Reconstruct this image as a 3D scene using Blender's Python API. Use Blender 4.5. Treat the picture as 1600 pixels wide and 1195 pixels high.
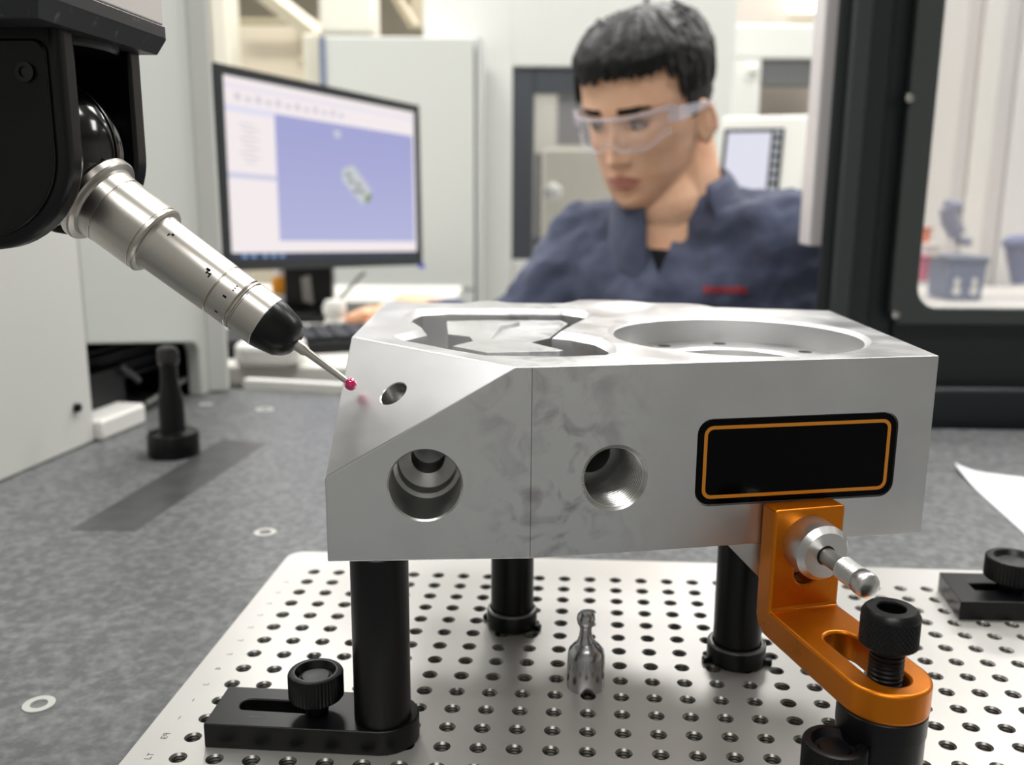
import bpy, bmesh, math, random
from mathutils import Matrix, Vector, noise
random.seed(7)
for o in list(bpy.data.objects): bpy.data.objects.remove(o)
S = bpy.context.scene
COL = S.collection
MM = 0.001
PI = math.pi

# ------------------------------------------------------------------ camera
F_PX, PITCH, ROLL, YAW = 1451.31374, 0.20819, 0.00717, -0.07143
CAM = Vector((0, 0, 189.575))                       # millimetres, top of fixture plate is z = 0
_f = Vector((0, math.cos(PITCH), -math.sin(PITCH)))
_r = Vector((1, 0, 0)); _u = _r.cross(_f)
RIGHT = _r * math.cos(ROLL) + _u * math.sin(ROLL)
UP = -_r * math.sin(ROLL) + _u * math.cos(ROLL)
FWD = _f
cd = bpy.data.cameras.new('camera'); cam = bpy.data.objects.new('camera', cd); COL.objects.link(cam)
cam.matrix_world = Matrix((( RIGHT.x, UP.x, -FWD.x, CAM.x*MM), (RIGHT.y, UP.y, -FWD.y, CAM.y*MM),
                           (RIGHT.z, UP.z, -FWD.z, CAM.z*MM), (0, 0, 0, 1)))
cd.sensor_fit = 'HORIZONTAL'; cd.sensor_width = 36.0; cd.lens = 36.0 * F_PX / 1600
cd.clip_start = 0.005; cd.clip_end = 60
cd.dof.use_dof = True; cd.dof.focus_distance = 0.304; cd.dof.aperture_fstop = 10.5
S.camera = cam

# ------------------------------------------------------------------ world, lights, exposure
wd = bpy.data.worlds.new('hall_light'); S.world = wd; wd.use_nodes = True
wd.node_tree.nodes['Background'].inputs[0].default_value = (1.0, 0.985, 0.96, 1)
wd.node_tree.nodes['Background'].inputs[1].default_value = 0.62
def area(x, y, z, sx, sy, watts, col=(1, 0.99, 0.97), rot=(0, 0, 0)):
    l = bpy.data.lights.new('ceiling_and_fill_light', 'AREA'); l.shape = 'RECTANGLE'; l.size = sx; l.size_y = sy
    l.energy = watts; l.color = col
    o = bpy.data.objects.new('ceiling_and_fill_light', l); o.location = (x, y, z); o.rotation_euler = rot; COL.objects.link(o)
for (x, y) in ((-1.4, 0.9), (1.0, 0.9), (-1.4, 2.6), (1.0, 2.6), (-1.4, 4.4), (1.0, 4.4), (3.2, 2.0), (3.2, 4.2), (-0.2, -1.1)):
    area(x, y, 2.44, 1.5, 0.6, 49 if y > 0 else 36)  # the last lamp, behind the viewpoint, is an unseen added front fill
S.view_settings.view_transform = 'Standard'; S.view_settings.look = 'None'
S.view_settings.gamma = 1.0; S.view_settings.use_curve_mapping = False
S.view_settings.exposure = 0.0

# ------------------------------------------------------------------ coordinate helpers (millimetres)
cy_, sy_ = math.cos(YAW), math.sin(YAW)
PLATE = Matrix(((cy_, -sy_, 0, -(130.97191*cy_ + 272.57657*sy_)), (sy_, cy_, 0, -(130.97191*sy_ - 272.57657*cy_)), (0, 0, 1, 0), (0, 0, 0, 1)))
def W(x, y, z): return PLATE @ Vector((x, y, z))
def _ray(px, py): return RIGHT*((px-800)/F_PX) + UP*((597.5-py)/F_PX) + FWD
def pt(px, py, Y): d = _ray(px, py); return CAM + d*(Y/d.y)          # measured point at distance Y into the room
def pz(px, py, z): d = _ray(px, py); return CAM + d*((z-CAM.z)/d.z)   # measured point at height z
def frame(o, z, x=None):
    z = Vector(z).normalized(); x = Vector(x) if x else (Vector((1, 0, 0)) if abs(z.x) < .9 else Vector((0, 1, 0)))
    x = (x - z*x.dot(z)).normalized(); y = z.cross(x)
    return Matrix(((x.x, y.x, z.x, o[0]), (x.y, y.y, z.y, o[1]), (x.z, y.z, z.z, o[2]), (0, 0, 0, 1)))
def T(x, y, z): return Matrix.Translation((x, y, z))
I4 = Matrix.Identity(4)

# ------------------------------------------------------------------ materials
def lin(c):
    return tuple(((v/255)/12.92 if v/255 <= .04045 else ((v/255+.055)/1.055)**2.4) for v in c) + (1,)
MATS = {}
def mat(name, rgb, rough=.5, metal=0., spec=.5, coat=0., emis=0., mottles=None, bump=None, alpha=None, rrough=None, sheen=0.):
    if name in MATS: return MATS[name]
    m = bpy.data.materials.new(name); m.use_nodes = True; nt = m.node_tree; N = nt.nodes; L = nt.links
    b = N['Principled BSDF']; b.inputs['Base Color'].default_value = lin(rgb); b.inputs['Roughness'].default_value = rough
    b.inputs['Metallic'].default_value = metal; b.inputs['Specular IOR Level'].default_value = spec
    b.inputs['Coat Weight'].default_value = coat; b.inputs['Sheen Weight'].default_value = sheen
    tc = N.new('ShaderNodeTexCoord')
    if emis:
        b.inputs['Emission Color'].default_value = lin(rgb); b.inputs['Emission Strength'].default_value = emis
    def nz(scale, stretch=(1, 1, 1), detail=4):
        mp = N.new('ShaderNodeMapping'); mp.inputs['Scale'].default_value = stretch
        n = N.new('ShaderNodeTexNoise'); n.inputs['Scale'].default_value = scale; n.inputs['Detail'].default_value = detail
        L.new(tc.outputs['Object'], mp.inputs[0]); L.new(mp.outputs[0], n.inputs['Vector']); return n
    if mottles:                                  # (scale, second colour, stretch, low, high)
        sc, rgb2, st, lo, hi = mottles
        n = nz(sc, st); r = N.new('ShaderNodeValToRGB'); r.color_ramp.elements[0].position = lo; r.color_ramp.elements[1].position = hi
        r.color_ramp.elements[0].color = lin(rgb); r.color_ramp.elements[1].color = lin(rgb2)
        L.new(n.outputs['Fac'], r.inputs[0]); L.new(r.outputs[0], b.inputs['Base Color'])
    if rrough:                                   # (scale, stretch, low rough, high rough)
        n = nz(rrough[0], rrough[1]); mr = N.new('ShaderNodeMapRange'); mr.inputs[1].default_value = .3; mr.inputs[2].default_value = .7
        mr.inputs[3].default_value = rrough[2]; mr.inputs[4].default_value = rrough[3]
        L.new(n.outputs['Fac'], mr.inputs[0]); L.new(mr.outputs[0], b.inputs['Roughness'])
    if bump:                                     # (scale, stretch, strength, distance)
        n = nz(bump[0], bump[1], 3); bp = N.new('ShaderNodeBump'); bp.inputs['Strength'].default_value = bump[2]; bp.inputs['Distance'].default_value = bump[3]
        L.new(n.outputs['Fac'], bp.inputs['Height']); L.new(bp.outputs[0], b.inputs['Normal'])
    if alpha is not None:
        out = N['Material Output']; tr = N.new('ShaderNodeBsdfTransparent'); mx = N.new('ShaderNodeMixShader'); mx.inputs[0].default_value = alpha
        L.new(tr.outputs[0], mx.inputs[1]); L.new(b.outputs[0], mx.inputs[2]); L.new(mx.outputs[0], out.inputs['Surface'])
    MATS[name] = m; return m

A1 = (1, 1, 1)
ALU_F = mat('fine_milled_aluminium', (226, 226, 228), .38, 1, bump=(420, (1, 1, .25), .05, .0004), rrough=(80, A1, .33, .43))
NPB = mat('nameplate_black', (3, 3, 4), .1, 0, spec=.1)
ALU = mat('milled_aluminium', (222, 222, 222), .34, 1, bump=(420, (1, 1, .25), .05, .0004), rrough=(60, A1, .28, .4))
ALU_B = mat('bored_aluminium', (214, 214, 212), .27, 1, bump=(500, A1, .02, .0002))
def stains(m):
    nt = m.node_tree; N = nt.nodes; L = nt.links; b = N['Principled BSDF']
    tc = N.new('ShaderNodeTexCoord'); sp = N.new('ShaderNodeSeparateXYZ'); L.new(tc.outputs['Object'], sp.inputs[0])
    def math_(op, a, b_=None):
        n = N.new('ShaderNodeMath'); n.operation = op
        for k, v in enumerate((a, b_)):
            if v is None: continue
            if isinstance(v, (int, float)): n.inputs[k].default_value = v
            else: L.new(v, n.inputs[k])
        return n.outputs[0]
    dx = math_('DIVIDE', math_('ABSOLUTE', math_('ADD', sp.outputs[0], .030)), .034); g_ = math_('SUBTRACT', 1., dx); g_ = math_('MAXIMUM', g_, 0.)
    n1 = N.new('ShaderNodeTexNoise'); n1.inputs['Scale'].default_value = 85; n1.inputs['Detail'].default_value = 6; L.new(tc.outputs['Object'], n1.inputs['Vector'])
    n2 = N.new('ShaderNodeTexNoise'); n2.inputs['Scale'].default_value = 16; n2.inputs['Detail'].default_value = 5; L.new(tc.outputs['Object'], n2.inputs['Vector'])
    r1 = N.new('ShaderNodeMapRange'); r1.inputs[1].default_value = .48; r1.inputs[2].default_value = .72; L.new(n1.outputs['Fac'], r1.inputs[0]); n1.inputs['Distortion'].default_value = 1.2
    r2 = N.new('ShaderNodeMapRange'); r2.inputs[1].default_value = .45; r2.inputs[2].default_value = .75; L.new(n2.outputs['Fac'], r2.inputs[0])
    f = math_('MINIMUM', math_('ADD', math_('MULTIPLY', math_('MULTIPLY', r1.outputs[0], g_), .85), math_('MULTIPLY', r2.outputs[0], .24)), .7)
    mx = N.new('ShaderNodeMix'); mx.data_type = 'RGBA'; L.new(f, mx.inputs[0]); mx.inputs[6].default_value = b.inputs['Base Color'].default_value; mx.inputs[7].default_value = lin((146, 141, 148))
    L.new(mx.outputs[2], b.inputs['Base Color'])
stains(ALU)
ALU_C = mat('turned_aluminium', (208, 208, 206), .34, 1, bump=(700, A1, .05, .0003))
PINM = mat('pin_steel', (172, 172, 174), .24, 1)
STEEL = mat('polished_steel', (196, 194, 190), .18, 1)
SATIN = mat('satin_probe_steel', (196, 191, 184), .3, 1, bump=(900, A1, .03, .0002))
PLATEM = mat('ground_plate_steel', (212, 210, 206), .36, .6, mottles=(9, (200, 197, 192), A1, .35, .75), bump=(600, A1, .04, .0002))
BLK = mat('black_oxide', (12, 12, 14), .33, .0, spec=.3, bump=(1500, A1, .03, .0001))
BLK_G = mat('gloss_black', (5, 5, 6), .12, 0, spec=.5)
BLK_S = mat('satin_black', (10, 11, 12), .3, 0, spec=.3)
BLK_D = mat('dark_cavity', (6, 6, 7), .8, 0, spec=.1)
BLK_P = mat('pitted_black_paint', (44, 45, 48), .38, 0, mottles=(260, (92, 88, 88), A1, .62, .72))
ORANGE = mat('orange_anodised', (205, 116, 14), .3, .75, bump=(900, A1, .05, .0002), rrough=(70, A1, .25, .4))
RUBY = mat('ruby', (190, 0, 92), .05, 0, spec=.8, coat=1.)
GRAN = mat('grey_granite', (92, 94, 95), .36, 0, spec=.3, mottles=(210, (126, 127, 127), A1, .38, .72))
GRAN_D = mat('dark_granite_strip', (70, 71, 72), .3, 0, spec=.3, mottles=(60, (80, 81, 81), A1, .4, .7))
WHITE = mat('white_enamel', (226, 226, 220), .4)
WHITE2 = mat('warm_white_enamel', (232, 231, 226), .4)
PALE = mat('pale_grey_green_enamel', (208, 211, 205), .42)
BEIGE = mat('beige_cladding', (206, 196, 176), .7)
GREYP = mat('grey_paint', (116, 119, 122), .5)
DKGREY = mat('dark_slate_paint', (72, 76, 82), .45)
CHAR = mat('charcoal_enclosure_paint', (34, 37, 40), .38, 0, spec=.45)
CHAR2 = mat('charcoal_frame_edge', (58, 62, 64), .4)
FLOORM = mat('epoxy_floor', (150, 152, 150), .35, mottles=(3, (160, 161, 158), A1, .4, .6))
CEILM = mat('ceiling_white', (214, 212, 205), .8)
PAPER = mat('white_paper', (226, 226, 229), .7)
BEZEL = mat('monitor_bezel', (40, 44, 48), .35)
SKIN = mat('skin', (250, 202, 168), .5, spec=.35, mottles=(45, (246, 190, 154), A1, .35, .7))
LIPM = mat('lip_skin', (190, 118, 106), .45)
HAIRM = mat('black_hair', (14, 13, 14), .5, spec=.3)
SHIRTM = mat('navy_workwear', (80, 85, 106), .85, spec=.2, mottles=(24, (70, 75, 97), A1, .35, .7), bump=(14, (1, 1, .8), .5, .02), sheen=.15)
TEE = mat('black_tee', (16, 16, 18), .9)
RED = mat('red_thread', (158, 44, 52), .8)
CLEAR = mat('clear_polycarbonate', (236, 236, 244), .08, spec=.8, alpha=.09)
CLEAR_T = mat('frosted_polycarbonate', (226, 224, 236), .3, spec=.6, alpha=.42)
GLASS = mat('door_glass', (214, 210, 214), .06, spec=.6, alpha=.16)
TROUS = mat('dark_trousers', (46, 50, 66), .9)

# ------------------------------------------------------------------ mesh builder (millimetre coordinates)
class MB:
    def __init__(s, M=None): s.v = []; s.f = []; s.mi = []; s.M = M or I4; s.cur = 0
    def add(s, vs, fs, M=None):
        X = s.M @ (M or I4); b = len(s.v)
        s.v += [X @ Vector(p) for p in vs]; s.f += [tuple(b+i for i in f) for f in fs]; s.mi += [s.cur]*len(fs); return s
    def box(s, x0, x1, y0, y1, z0, z1, M=None):
        vs = [(x, y, z) for z in (z0, z1) for (x, y) in ((x0, y0), (x1, y0), (x1, y1), (x0, y1))]
        return s.add(vs, [(3, 2, 1, 0), (4, 5, 6, 7), (0, 1, 5, 4), (1, 2, 6, 5), (2, 3, 7, 6), (3, 0, 4, 7)], M)
    def prism(s, poly, z0, z1, M=None, top=None):
        n = len(poly); top = top or poly
        ar = sum(poly[i][0]*poly[(i+1) % n][1]-poly[(i+1) % n][0]*poly[i][1] for i in range(n))
        if ar < 0: poly = poly[::-1]; top = top[::-1]
        vs = [(x, y, z0) for x, y in poly] + [(x, y, z1) for x, y in top]
        return s.add(vs, [tuple(range(n-1, -1, -1)), tuple(range(n, 2*n))] + [(i, (i+1) % n, n+(i+1) % n, n+i) for i in range(n)], M)
    def lathe(s, prof, M=None, seg=40, rad=None, cap=True):
        vs = []; fs = []; n = len(prof)
        for j, (r, z) in enumerate(prof):
            for i in range(seg):
                rr = r if rad is None else rad(r, j, i)
                a = 2*PI*i/seg; vs.append((rr*math.cos(a), rr*math.sin(a), z))
        for j in range(n-1):
            for i in range(seg):
                k = (i+1) % seg; fs.append((j*seg+i, j*seg+k, (j+1)*seg+k, (j+1)*seg+i))
        if cap: fs.append(tuple(range(seg-1, -1, -1))); fs.append(tuple((n-1)*seg+i for i in range(seg)))
        return s.add(vs, fs, M)
    def cyl(s, p0, p1, r0, r1=None, seg=24):
        p0, p1 = Vector(p0), Vector(p1); d = p1-p0
        return s.lathe([(r0, 0), (r1 if r1 is not None else r0, d.length)], frame(p0, d), seg)
    def sph(s, c, r, seg=24, sc=(1, 1, 1), M=None):
        h = seg//2
        pr = [(r*math.sin(PI*j/h), -r*math.cos(PI*j/h)) for j in range(h+1)]
        pr[0] = (r*.004, -r); pr[-1] = (r*.004, r)
        return s.lathe(pr, (M or I4) @ T(*c) @ Matrix.Diagonal((*sc, 1)), seg)
    def cap(s, p0, p1, r0, r1, seg=16):                    # tapered capsule
        p0, p1 = Vector(p0), Vector(p1); d = p1-p0; L = d.length; pr = []
        for j in range(7): a = PI/2*j/6; pr.append((max(r0*math.sin(a), .02), -r0*math.cos(a)))
        for j in range(7): a = PI/2*j/6; pr.append((max(r1*math.cos(a), .02), L+r1*math.sin(a)))
        return s.lathe(pr, frame(p0, d), seg)
    def tube(s, pts, r, seg=10):
        pts = [Vector(p) for p in pts]; rings = []
        for i, p in enumerate(pts):
            d = (pts[min(i+1, len(pts)-1)]-pts[max(i-1, 0)]); rings.append(frame(p, d, (0.31, .2, 1)))
        rs = r if isinstance(r, (list, tuple)) else [r]*len(pts)
        vs = [m @ Vector((rr*math.cos(2*PI*k/seg), rr*math.sin(2*PI*k/seg), 0)) for m, rr in zip(rings, rs) for k in range(seg)]
        fs = [(j*seg+k, j*seg+(k+1) % seg, (j+1)*seg+(k+1) % seg, (j+1)*seg+k) for j in range(len(pts)-1) for k in range(seg)]
        fs += [tuple(range(seg-1, -1, -1)), tuple((len(pts)-1)*seg+k for k in range(seg))]
        return s.add(vs, fs)
    def mesh(s, name, org=Vector((0, 0, 0)), ang=35, smooth=True):
        me = bpy.data.meshes.new(name); me.from_pydata([(v-org)*MM for v in s.v], [], s.f); me.validate()
        for i, p in enumerate(me.polygons):
            if i < len(s.mi): p.material_index = s.mi[i]
        if smooth:
            me.polygons.foreach_set('use_smooth', [True]*len(me.polygons)); me.set_sharp_from_angle(angle=math.radians(ang))
        return me
    def build(s, name, m, parent=None, bevel=None, ang=35, seg=2, smooth=True):
        org = (parent.matrix_world.translation/MM if parent else Vector((0, 0, 0)))
        o = bpy.data.objects.new(name, s.mesh(name, org, ang, smooth)); COL.objects.link(o)
        for mm in (m if isinstance(m, (list, tuple)) else [m]): o.data.materials.append(mm)
        if parent: o.parent = parent
        if bevel:
            b = o.modifiers.new('bevel', 'BEVEL'); b.width = bevel*MM; b.segments = seg; b.limit_method = 'ANGLE'; b.angle_limit = math.radians(40); b.harden_normals = False; w = o.modifiers.new('wn', 'WEIGHTED_NORMAL'); w.keep_sharp = True; w.weight = 80
        return o

def soft(o):
    w = o.modifiers.new('wn', 'WEIGHTED_NORMAL'); w.keep_sharp = True; w.weight = 80
def wpos(o):
    p = Vector((0, 0, 0))
    while o: p = p + o.location; o = o.parent
    return p
def build_under(mb, name, m, parent, **k):                  # a sub-part: parent is itself a child
    org = wpos(parent)/MM
    b = k.pop('bevel', None)
    o = bpy.data.objects.new(name, mb.mesh(name, org, k.get('ang', 35))); COL.objects.link(o)
    for mm in (m if isinstance(m, (list, tuple)) else [m]): o.data.materials.append(mm)
    o.parent = parent
    if b:
        bm_ = o.modifiers.new('bevel', 'BEVEL'); bm_.width = b*MM; bm_.segments = 2; bm_.limit_method = 'ANGLE'; bm_.angle_limit = math.radians(40)
    return o
def tag(o, label=None, cat=None, group=None, kind=None):
    if label: o['label'] = label
    if cat: o['category'] = cat
    if group: o['group'] = group
    if kind: o['kind'] = kind
    return o
def thing(name, loc, label, cat, group=None):
    o = bpy.data.objects.new(name, None); o.empty_display_size = .02; o.location = Vector(loc)*MM; COL.objects.link(o)
    o.matrix_world = Matrix.Translation(Vector(loc)*MM)
    return tag(o, label, cat, group)
def struct(mb, name, m, label=None, **k):
    return tag(mb.build(name, m, None, **k), label, None, None, 'structure')
def apply_mods(o):
    dg = bpy.context.evaluated_depsgraph_get(); dg.update()
    me = bpy.data.meshes.new_from_object(o.evaluated_get(dg)); o.modifiers.clear(); o.data = me
def boolean(o, cutters):                                     # [(MB, operation)] applied and removed
    tmp = []
    for mb, op in cutters:
        c = mb.build('cutter', list(o.data.materials)); c.data.validate()
        bm = bmesh.new(); bm.from_mesh(c.data); bmesh.ops.remove_doubles(bm, verts=bm.verts, dist=1e-7); bmesh.ops.recalc_face_normals(bm, faces=bm.faces); bm.to_mesh(c.data); bm.free()
        md = o.modifiers.new('b', 'BOOLEAN'); md.operation = op; md.object = c; md.solver = 'EXACT'; tmp.append(c)
        if o.parent: c.location = o.parent.location*-1 if False else (0, 0, 0)
    apply_mods(o)
    for c in tmp: bpy.data.objects.remove(c)
    bm = bmesh.new(); bm.from_mesh(o.data); bmesh.ops.remove_doubles(bm, verts=bm.verts, dist=2e-6)
    bmesh.ops.dissolve_limit(bm, angle_limit=.01, verts=bm.verts, edges=bm.edges, delimit={'MATERIAL'}); bm.to_mesh(o.data); bm.free()
def resmooth(o, ang=30):
    o.data.polygons.foreach_set('use_smooth', [True]*len(o.data.polygons)); o.data.set_sharp_from_angle(angle=math.radians(ang))
def remesh(o, voxel, it=3, fac=.5):
    r = o.modifiers.new('r', 'REMESH'); r.mode = 'VOXEL'; r.voxel_size = voxel*MM; r.use_smooth_shade = True
    sm = o.modifiers.new('s', 'SMOOTH'); sm.iterations = it; sm.factor = fac
    apply_mods(o); o.data.polygons.foreach_set('use_smooth', [True]*len(o.data.polygons))
def rrect(w, h, r, n=6, cx=0, cy=0):
    out = []
    for (sx, sy, a0) in ((1, 1, 0), (-1, 1, 90), (-1, -1, 180), (1, -1, 270)):
        for i in range(n+1):
            a = math.radians(a0+90*i/n); out.append((cx+sx*(w/2-r)+r*math.cos(a), cy+sy*(h/2-r)+r*math.sin(a)))
    return out
def thread(r, z0, z1, pitch, depth):
    pr = []; z = z0
    while z < z1-1e-6: pr += [(r, z), (r-.1*depth, z+pitch*.14), (r-.85*depth, z+pitch*.36), (r-depth, z+pitch*.46), (r-depth, z+pitch*.58), (r-.85*depth, z+pitch*.68), (r-.1*depth, z+pitch*.9)]; z += pitch
    return pr+[(r, z1)]

FLOOR_Z = -860
# ================================================================== SETTING
struct(MB().box(-5500, 6000, -3500, 9200, FLOOR_Z-100, FLOOR_Z), 'floor', FLOORM, 'grey epoxy workshop floor')
struct(MB().box(-5500, 6000, 9000, 9200, FLOOR_Z, 2600), 'wall_back', BEIGE, 'beige clad far wall of the workshop hall')
struct(MB().box(-5500, 6000, -2700, -2500, FLOOR_Z, 2600), 'wall_front', mat('grey_wall', (168, 168, 166), .8), 'grey wall of the workshop hall behind the viewpoint')
struct(MB().box(-5700, -5500, -3500, 9200, FLOOR_Z, 2600), 'wall_left', mat('pale_wall', (214, 212, 206), .8), 'pale left wall of the workshop hall')
struct(MB().box(6000, 6200, -3500, 9200, FLOOR_Z, 2600), 'wall_right', mat('pale_wall', (214, 212, 206), .8), 'pale right wall of the workshop hall')
struct(MB().box(-5500, 6000, -3500, 9200, 2500, 2600), 'ceiling', CEILM, 'pale ceiling of the workshop hall')

# ================================================================== GRANITE TABLE
gt = thing('granite_table', (0, 400, FLOOR_Z), 'wide mottled grey granite inspection table under the perforated plate', 'table')
tbl = [(-430, -150), (560, -150), (560, 742), (437, 766), (373, 769), (255, 771), (150, 815), (-152, 895), (-277, 905), (-430, 930)]
MB().prism(tbl, -190, -10).build('slab', GRAN, gt, bevel=3)
MB().box(-330, 460, -60, 620, FLOOR_Z, -190).build('pedestal', PALE, gt, bevel=4)
for (x, y, r) in ((-224, 818, 8), (-144, 514, 6.5), (-184, 329, 6), (-283, 836, 6), (457, 652, 8)):
    m = MB(T(x, y, -10)); m.lathe([(r, -1), (r, .5), (r*.55, .5), (r*.5, -.9)], seg=24, cap=False); m.lathe([(r*.5, -.9), (.05, -.9)], seg=24, cap=False)
    m.build('threaded_insert', mat('insert_metal', (196, 196, 190), .35, .2), gt)
MB().prism([(-259, 516), (-221, 515), (-193, 706), (-231, 716)], -10.4, -9.8).build('dark_strip', GRAN_D, gt)  # thin flat strip, darker than the granite around it

# ================================================================== FIXTURE PLATE
OX, OY, AX, AY, BX, BY = -.66, -.63, 12.52, .25, .18, 11.95
I0, I1, J0, J1 = 0, 31, -3, 13
def g(i, j): return (OX+AX*i+BX*j, OY+AY*i+BY*j)
fp = thing('fixture_plate', W(120, 80, -10), 'pale steel fixture plate drilled with a grid of threaded holes', 'plate')
m = MB(PLATE); cache = {}
def vid(p):
    k = (round(p[0], 3), round(p[1], 3), round(p[2], 3))
    if k not in cache: cache[k] = len(m.v); m.v.append(PLATE @ Vector(p))
    return cache[k]
def q(*ps): m.f.append(tuple(vid(p) for p in ps)); m.mi.append(m.cur)
NS = 16
SQ = [(1, 0), (1, .5), (1, 1), (.5, 1), (0, 1), (-.5, 1), (-1, 1), (-1, .5), (-1, 0), (-1, -.5), (-1, -1), (-.5, -1), (0, -1), (.5, -1), (1, -1), (1, -.5)]
hp = [(3.02, -.0), (2.6, -.45)] + [(r, z) for k in range(5) for (r, z) in ((2.25, -.75-k*1.2), (2.62, -1.35-k*1.2))] + [(2.3, -7.2)]
for i in range(I0, I1+1):
    for j in range(J0, J1+1):
        c = g(i, j); sqp = [(*g(i+a/2, j+b/2), 0) for a, b in SQ]
        rings = [[(c[0]+r*math.cos(2*PI*k/NS), c[1]+r*math.sin(2*PI*k/NS), z) for k in range(NS)] for r, z in hp]
        m.cur = 0
        for k in range(NS): q(sqp[k], sqp[(k+1) % NS], rings[0][(k+1) % NS], rings[0][k])
        m.cur = 1
        for a in range(len(rings)-1):
            for k in range(NS): q(rings[a][k], rings[a][(k+1) % NS], rings[a+1][(k+1) % NS], rings[a+1][k])
        m.f.append(tuple(vid(p) for p in rings[-1])); m.mi.append(1)
m.cur = 0
gl, gr_, gb, gtp = g(I0-.5, 0), g(I1+.5, 0), J0-.5, J1+.5
def edge_pts(i0, j0, i1, j1, n): return [(*g(i0+(i1-i0)*k/n, j0+(j1-j0)*k/n), 0) for k in range(n)]
ni, nj = (I1-I0+1)*4, (J1-J0+1)*4
inner = edge_pts(I0-.5, gb, I1+.5, gb, ni)+edge_pts(I1+.5, gb, I1+.5, gtp, nj)+edge_pts(I1+.5, gtp, I0-.5, gtp, ni)+edge_pts(I0-.5, gtp, I0-.5, gb, nj)
cTL, cTR, cBR, cBL = Vector((-17.6, 180)), Vector((402, 187.5)), Vector((402, -52)), Vector((-18.9, -52))
def rc(p, a, b, r=8, n=6):
    out = []; da, db = (a-p).normalized()*r, (b-p).normalized()*r; c = p+da+db
    for k in range(n+1):
        t = PI/2*k/n; out.append(c-db*math.cos(t)*1-da*math.sin(t)*1)
    return out
outer = rc(cBL, cTL, cBR)[::-1]+rc(cBR, cBL, cTR)[::-1]+rc(cTR, cBR, cTL)[::-1]+rc(cTL, cTR, cBL)[::-1]
outer = [(p.x, p.y, 0) for p in outer]
# outer ring ordering: sort by angle for safety, then stitch to the inner grid boundary
bm = bmesh.new()
def loop(ps):
    vs = [bm.verts.new(PLATE @ Vector(p)) for p in ps]; return vs, [bm.edges.new((vs[k], vs[(k+1) % len(vs)])) for k in range(len(vs))]
ctr = Vector((190, 66)); outer.sort(key=lambda p: math.atan2(p[1]-ctr.y, p[0]-ctr.x))
vi, ei = loop(inner); vo, eo = loop(outer)
bmesh.ops.triangle_fill(bm, use_beauty=True, use_dissolve=False, edges=ei+eo)
bm.normal_update()
base = len(m.v); bm.verts.index_update(); m.v += [v.co.copy() for v in bm.verts]
for f in bm.faces:
    ids = [base+v.index for v in f.verts]
    m.f.append(tuple(ids if f.normal.z > 0 else ids[::-1])); m.mi.append(0)
bm.free()
n = len(outer); e = MB(PLATE)
e.v = []; b0 = len(m.v)
c2 = Vector((ctr.x, ctr.y, 0))
for zz, ins in ((0, 0), (-.6, -.6), (-10, -.6)):
    for p in outer:
        d = (Vector(p)-c2).normalized(); m.v.append(PLATE @ (Vector((p[0], p[1], zz))-d*ins))
for a in range(2):
    for k in range(n): m.f.append((b0+a*n+k, b0+(a+1)*n+k, b0+(a+1)*n+(k+1) % n, b0+a*n+(k+1) % n)); m.mi.append(0)
m.f.append(tuple(b0+2*n+k for k in range(n))[::-1]); m.mi.append(0)
HOLE = mat('threaded_hole_steel', (120, 118, 114), .35, .9)
m.build('drilled_plate', [PLATEM, HOLE], fp, ang=20)
# engraved row marks beside the first column of holes
INK = mat('engraving', (96, 95, 92), .7)
def strokes(mb, segs, c, sc, w=.22, ang=0):
    ca, sa = math.cos(ang), math.sin(ang)
    for (x0, y0, x1, y1) in segs:
        a = Vector((x0, y0))*sc; b = Vector((x1, y1))*sc; d = (b-a).normalized(); nn = Vector((-d.y, d.x))*w
        ps = [a-nn-d*w, b-nn+d*w, b+nn+d*w, a+nn-d*w]
        mb.prism([(c[0]+p.x*ca-p.y*sa, c[1]+p.x*sa+p.y*ca) for p in ps], -.01, .05)
GL = {'E': [(0, 0, 0, 1), (0, 0, .6, 0), (0, .5, .5, .5), (0, 1, .6, 1)], '9': [(0, .5, .6, .5), (0, .5, 0, 1), (0, 1, .6, 1), (.6, 1, .6, 0)],
      'L': [(0, 0, 0, 1), (0, 0, .6, 0)], 'T': [(.3, 0, .3, 1), (0, 1, .6, 1)], '-': [(.1, .5, .9, .5)], 'D': [(0, 0, 0, 1), (0, 1, .5, .8), (.5, .8, .5, .2), (.5, .2, 0, 0)]}
for j, chs in ((1, 'E9'), (0, 'LT'), (2, '-'), (3, '-'), (4, 'L'), (5, 'D'), (6, 'L'), (7, 'L'), (8, 'L'), (9, 'L'), (10, 'L'), (11, 'L'), (12, 'L')):
    mk = MB(PLATE)
    for k, ch in enumerate(chs):
        c = g(-.72+.0*k, j-.12+.16*k); strokes(mk, GL[ch], c, 1.9, .16, PI/2)
    mk.build('engraved_mark', INK, fp)

# ================================================================== WORKPIECE BLOCK
SCL = .969                                           # block, bracket and probe sit this much nearer than first measured
PLATE_0 = PLATE
PLATE_1 = Matrix.Translation(CAM) @ Matrix.Scale(SCL, 4) @ Matrix.Translation(-CAM) @ PLATE_0
PLATE = PLATE_1
ZP = CAM.z-(CAM.z-66.2)*SCL
zb, zt = 66.2, 132.3
PA, PB, PC = Vector((49.1, 13.7)), Vector((116.4, 22.5)), Vector((258.0, 59.4))
back = [(251.3, 181), (197.5, 187), (195, 192), (192, 196.8), (186, 199.5), (167, 200), (162, 203.5), (158, 208), (152, 209.5), (136, 209.3), (130.5, 207), (127, 199), (123, 192.2),
        (99, 190.8), (94, 192.5), (90.5, 196.2), (85, 197.3), (80, 195.8), (77.5, 190), (74, 186.5), (50, 184.8), (46, 187), (43, 190.6), (34, 191)]
foot = [tuple(PA), tuple(PB), tuple(PC)]+back
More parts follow.
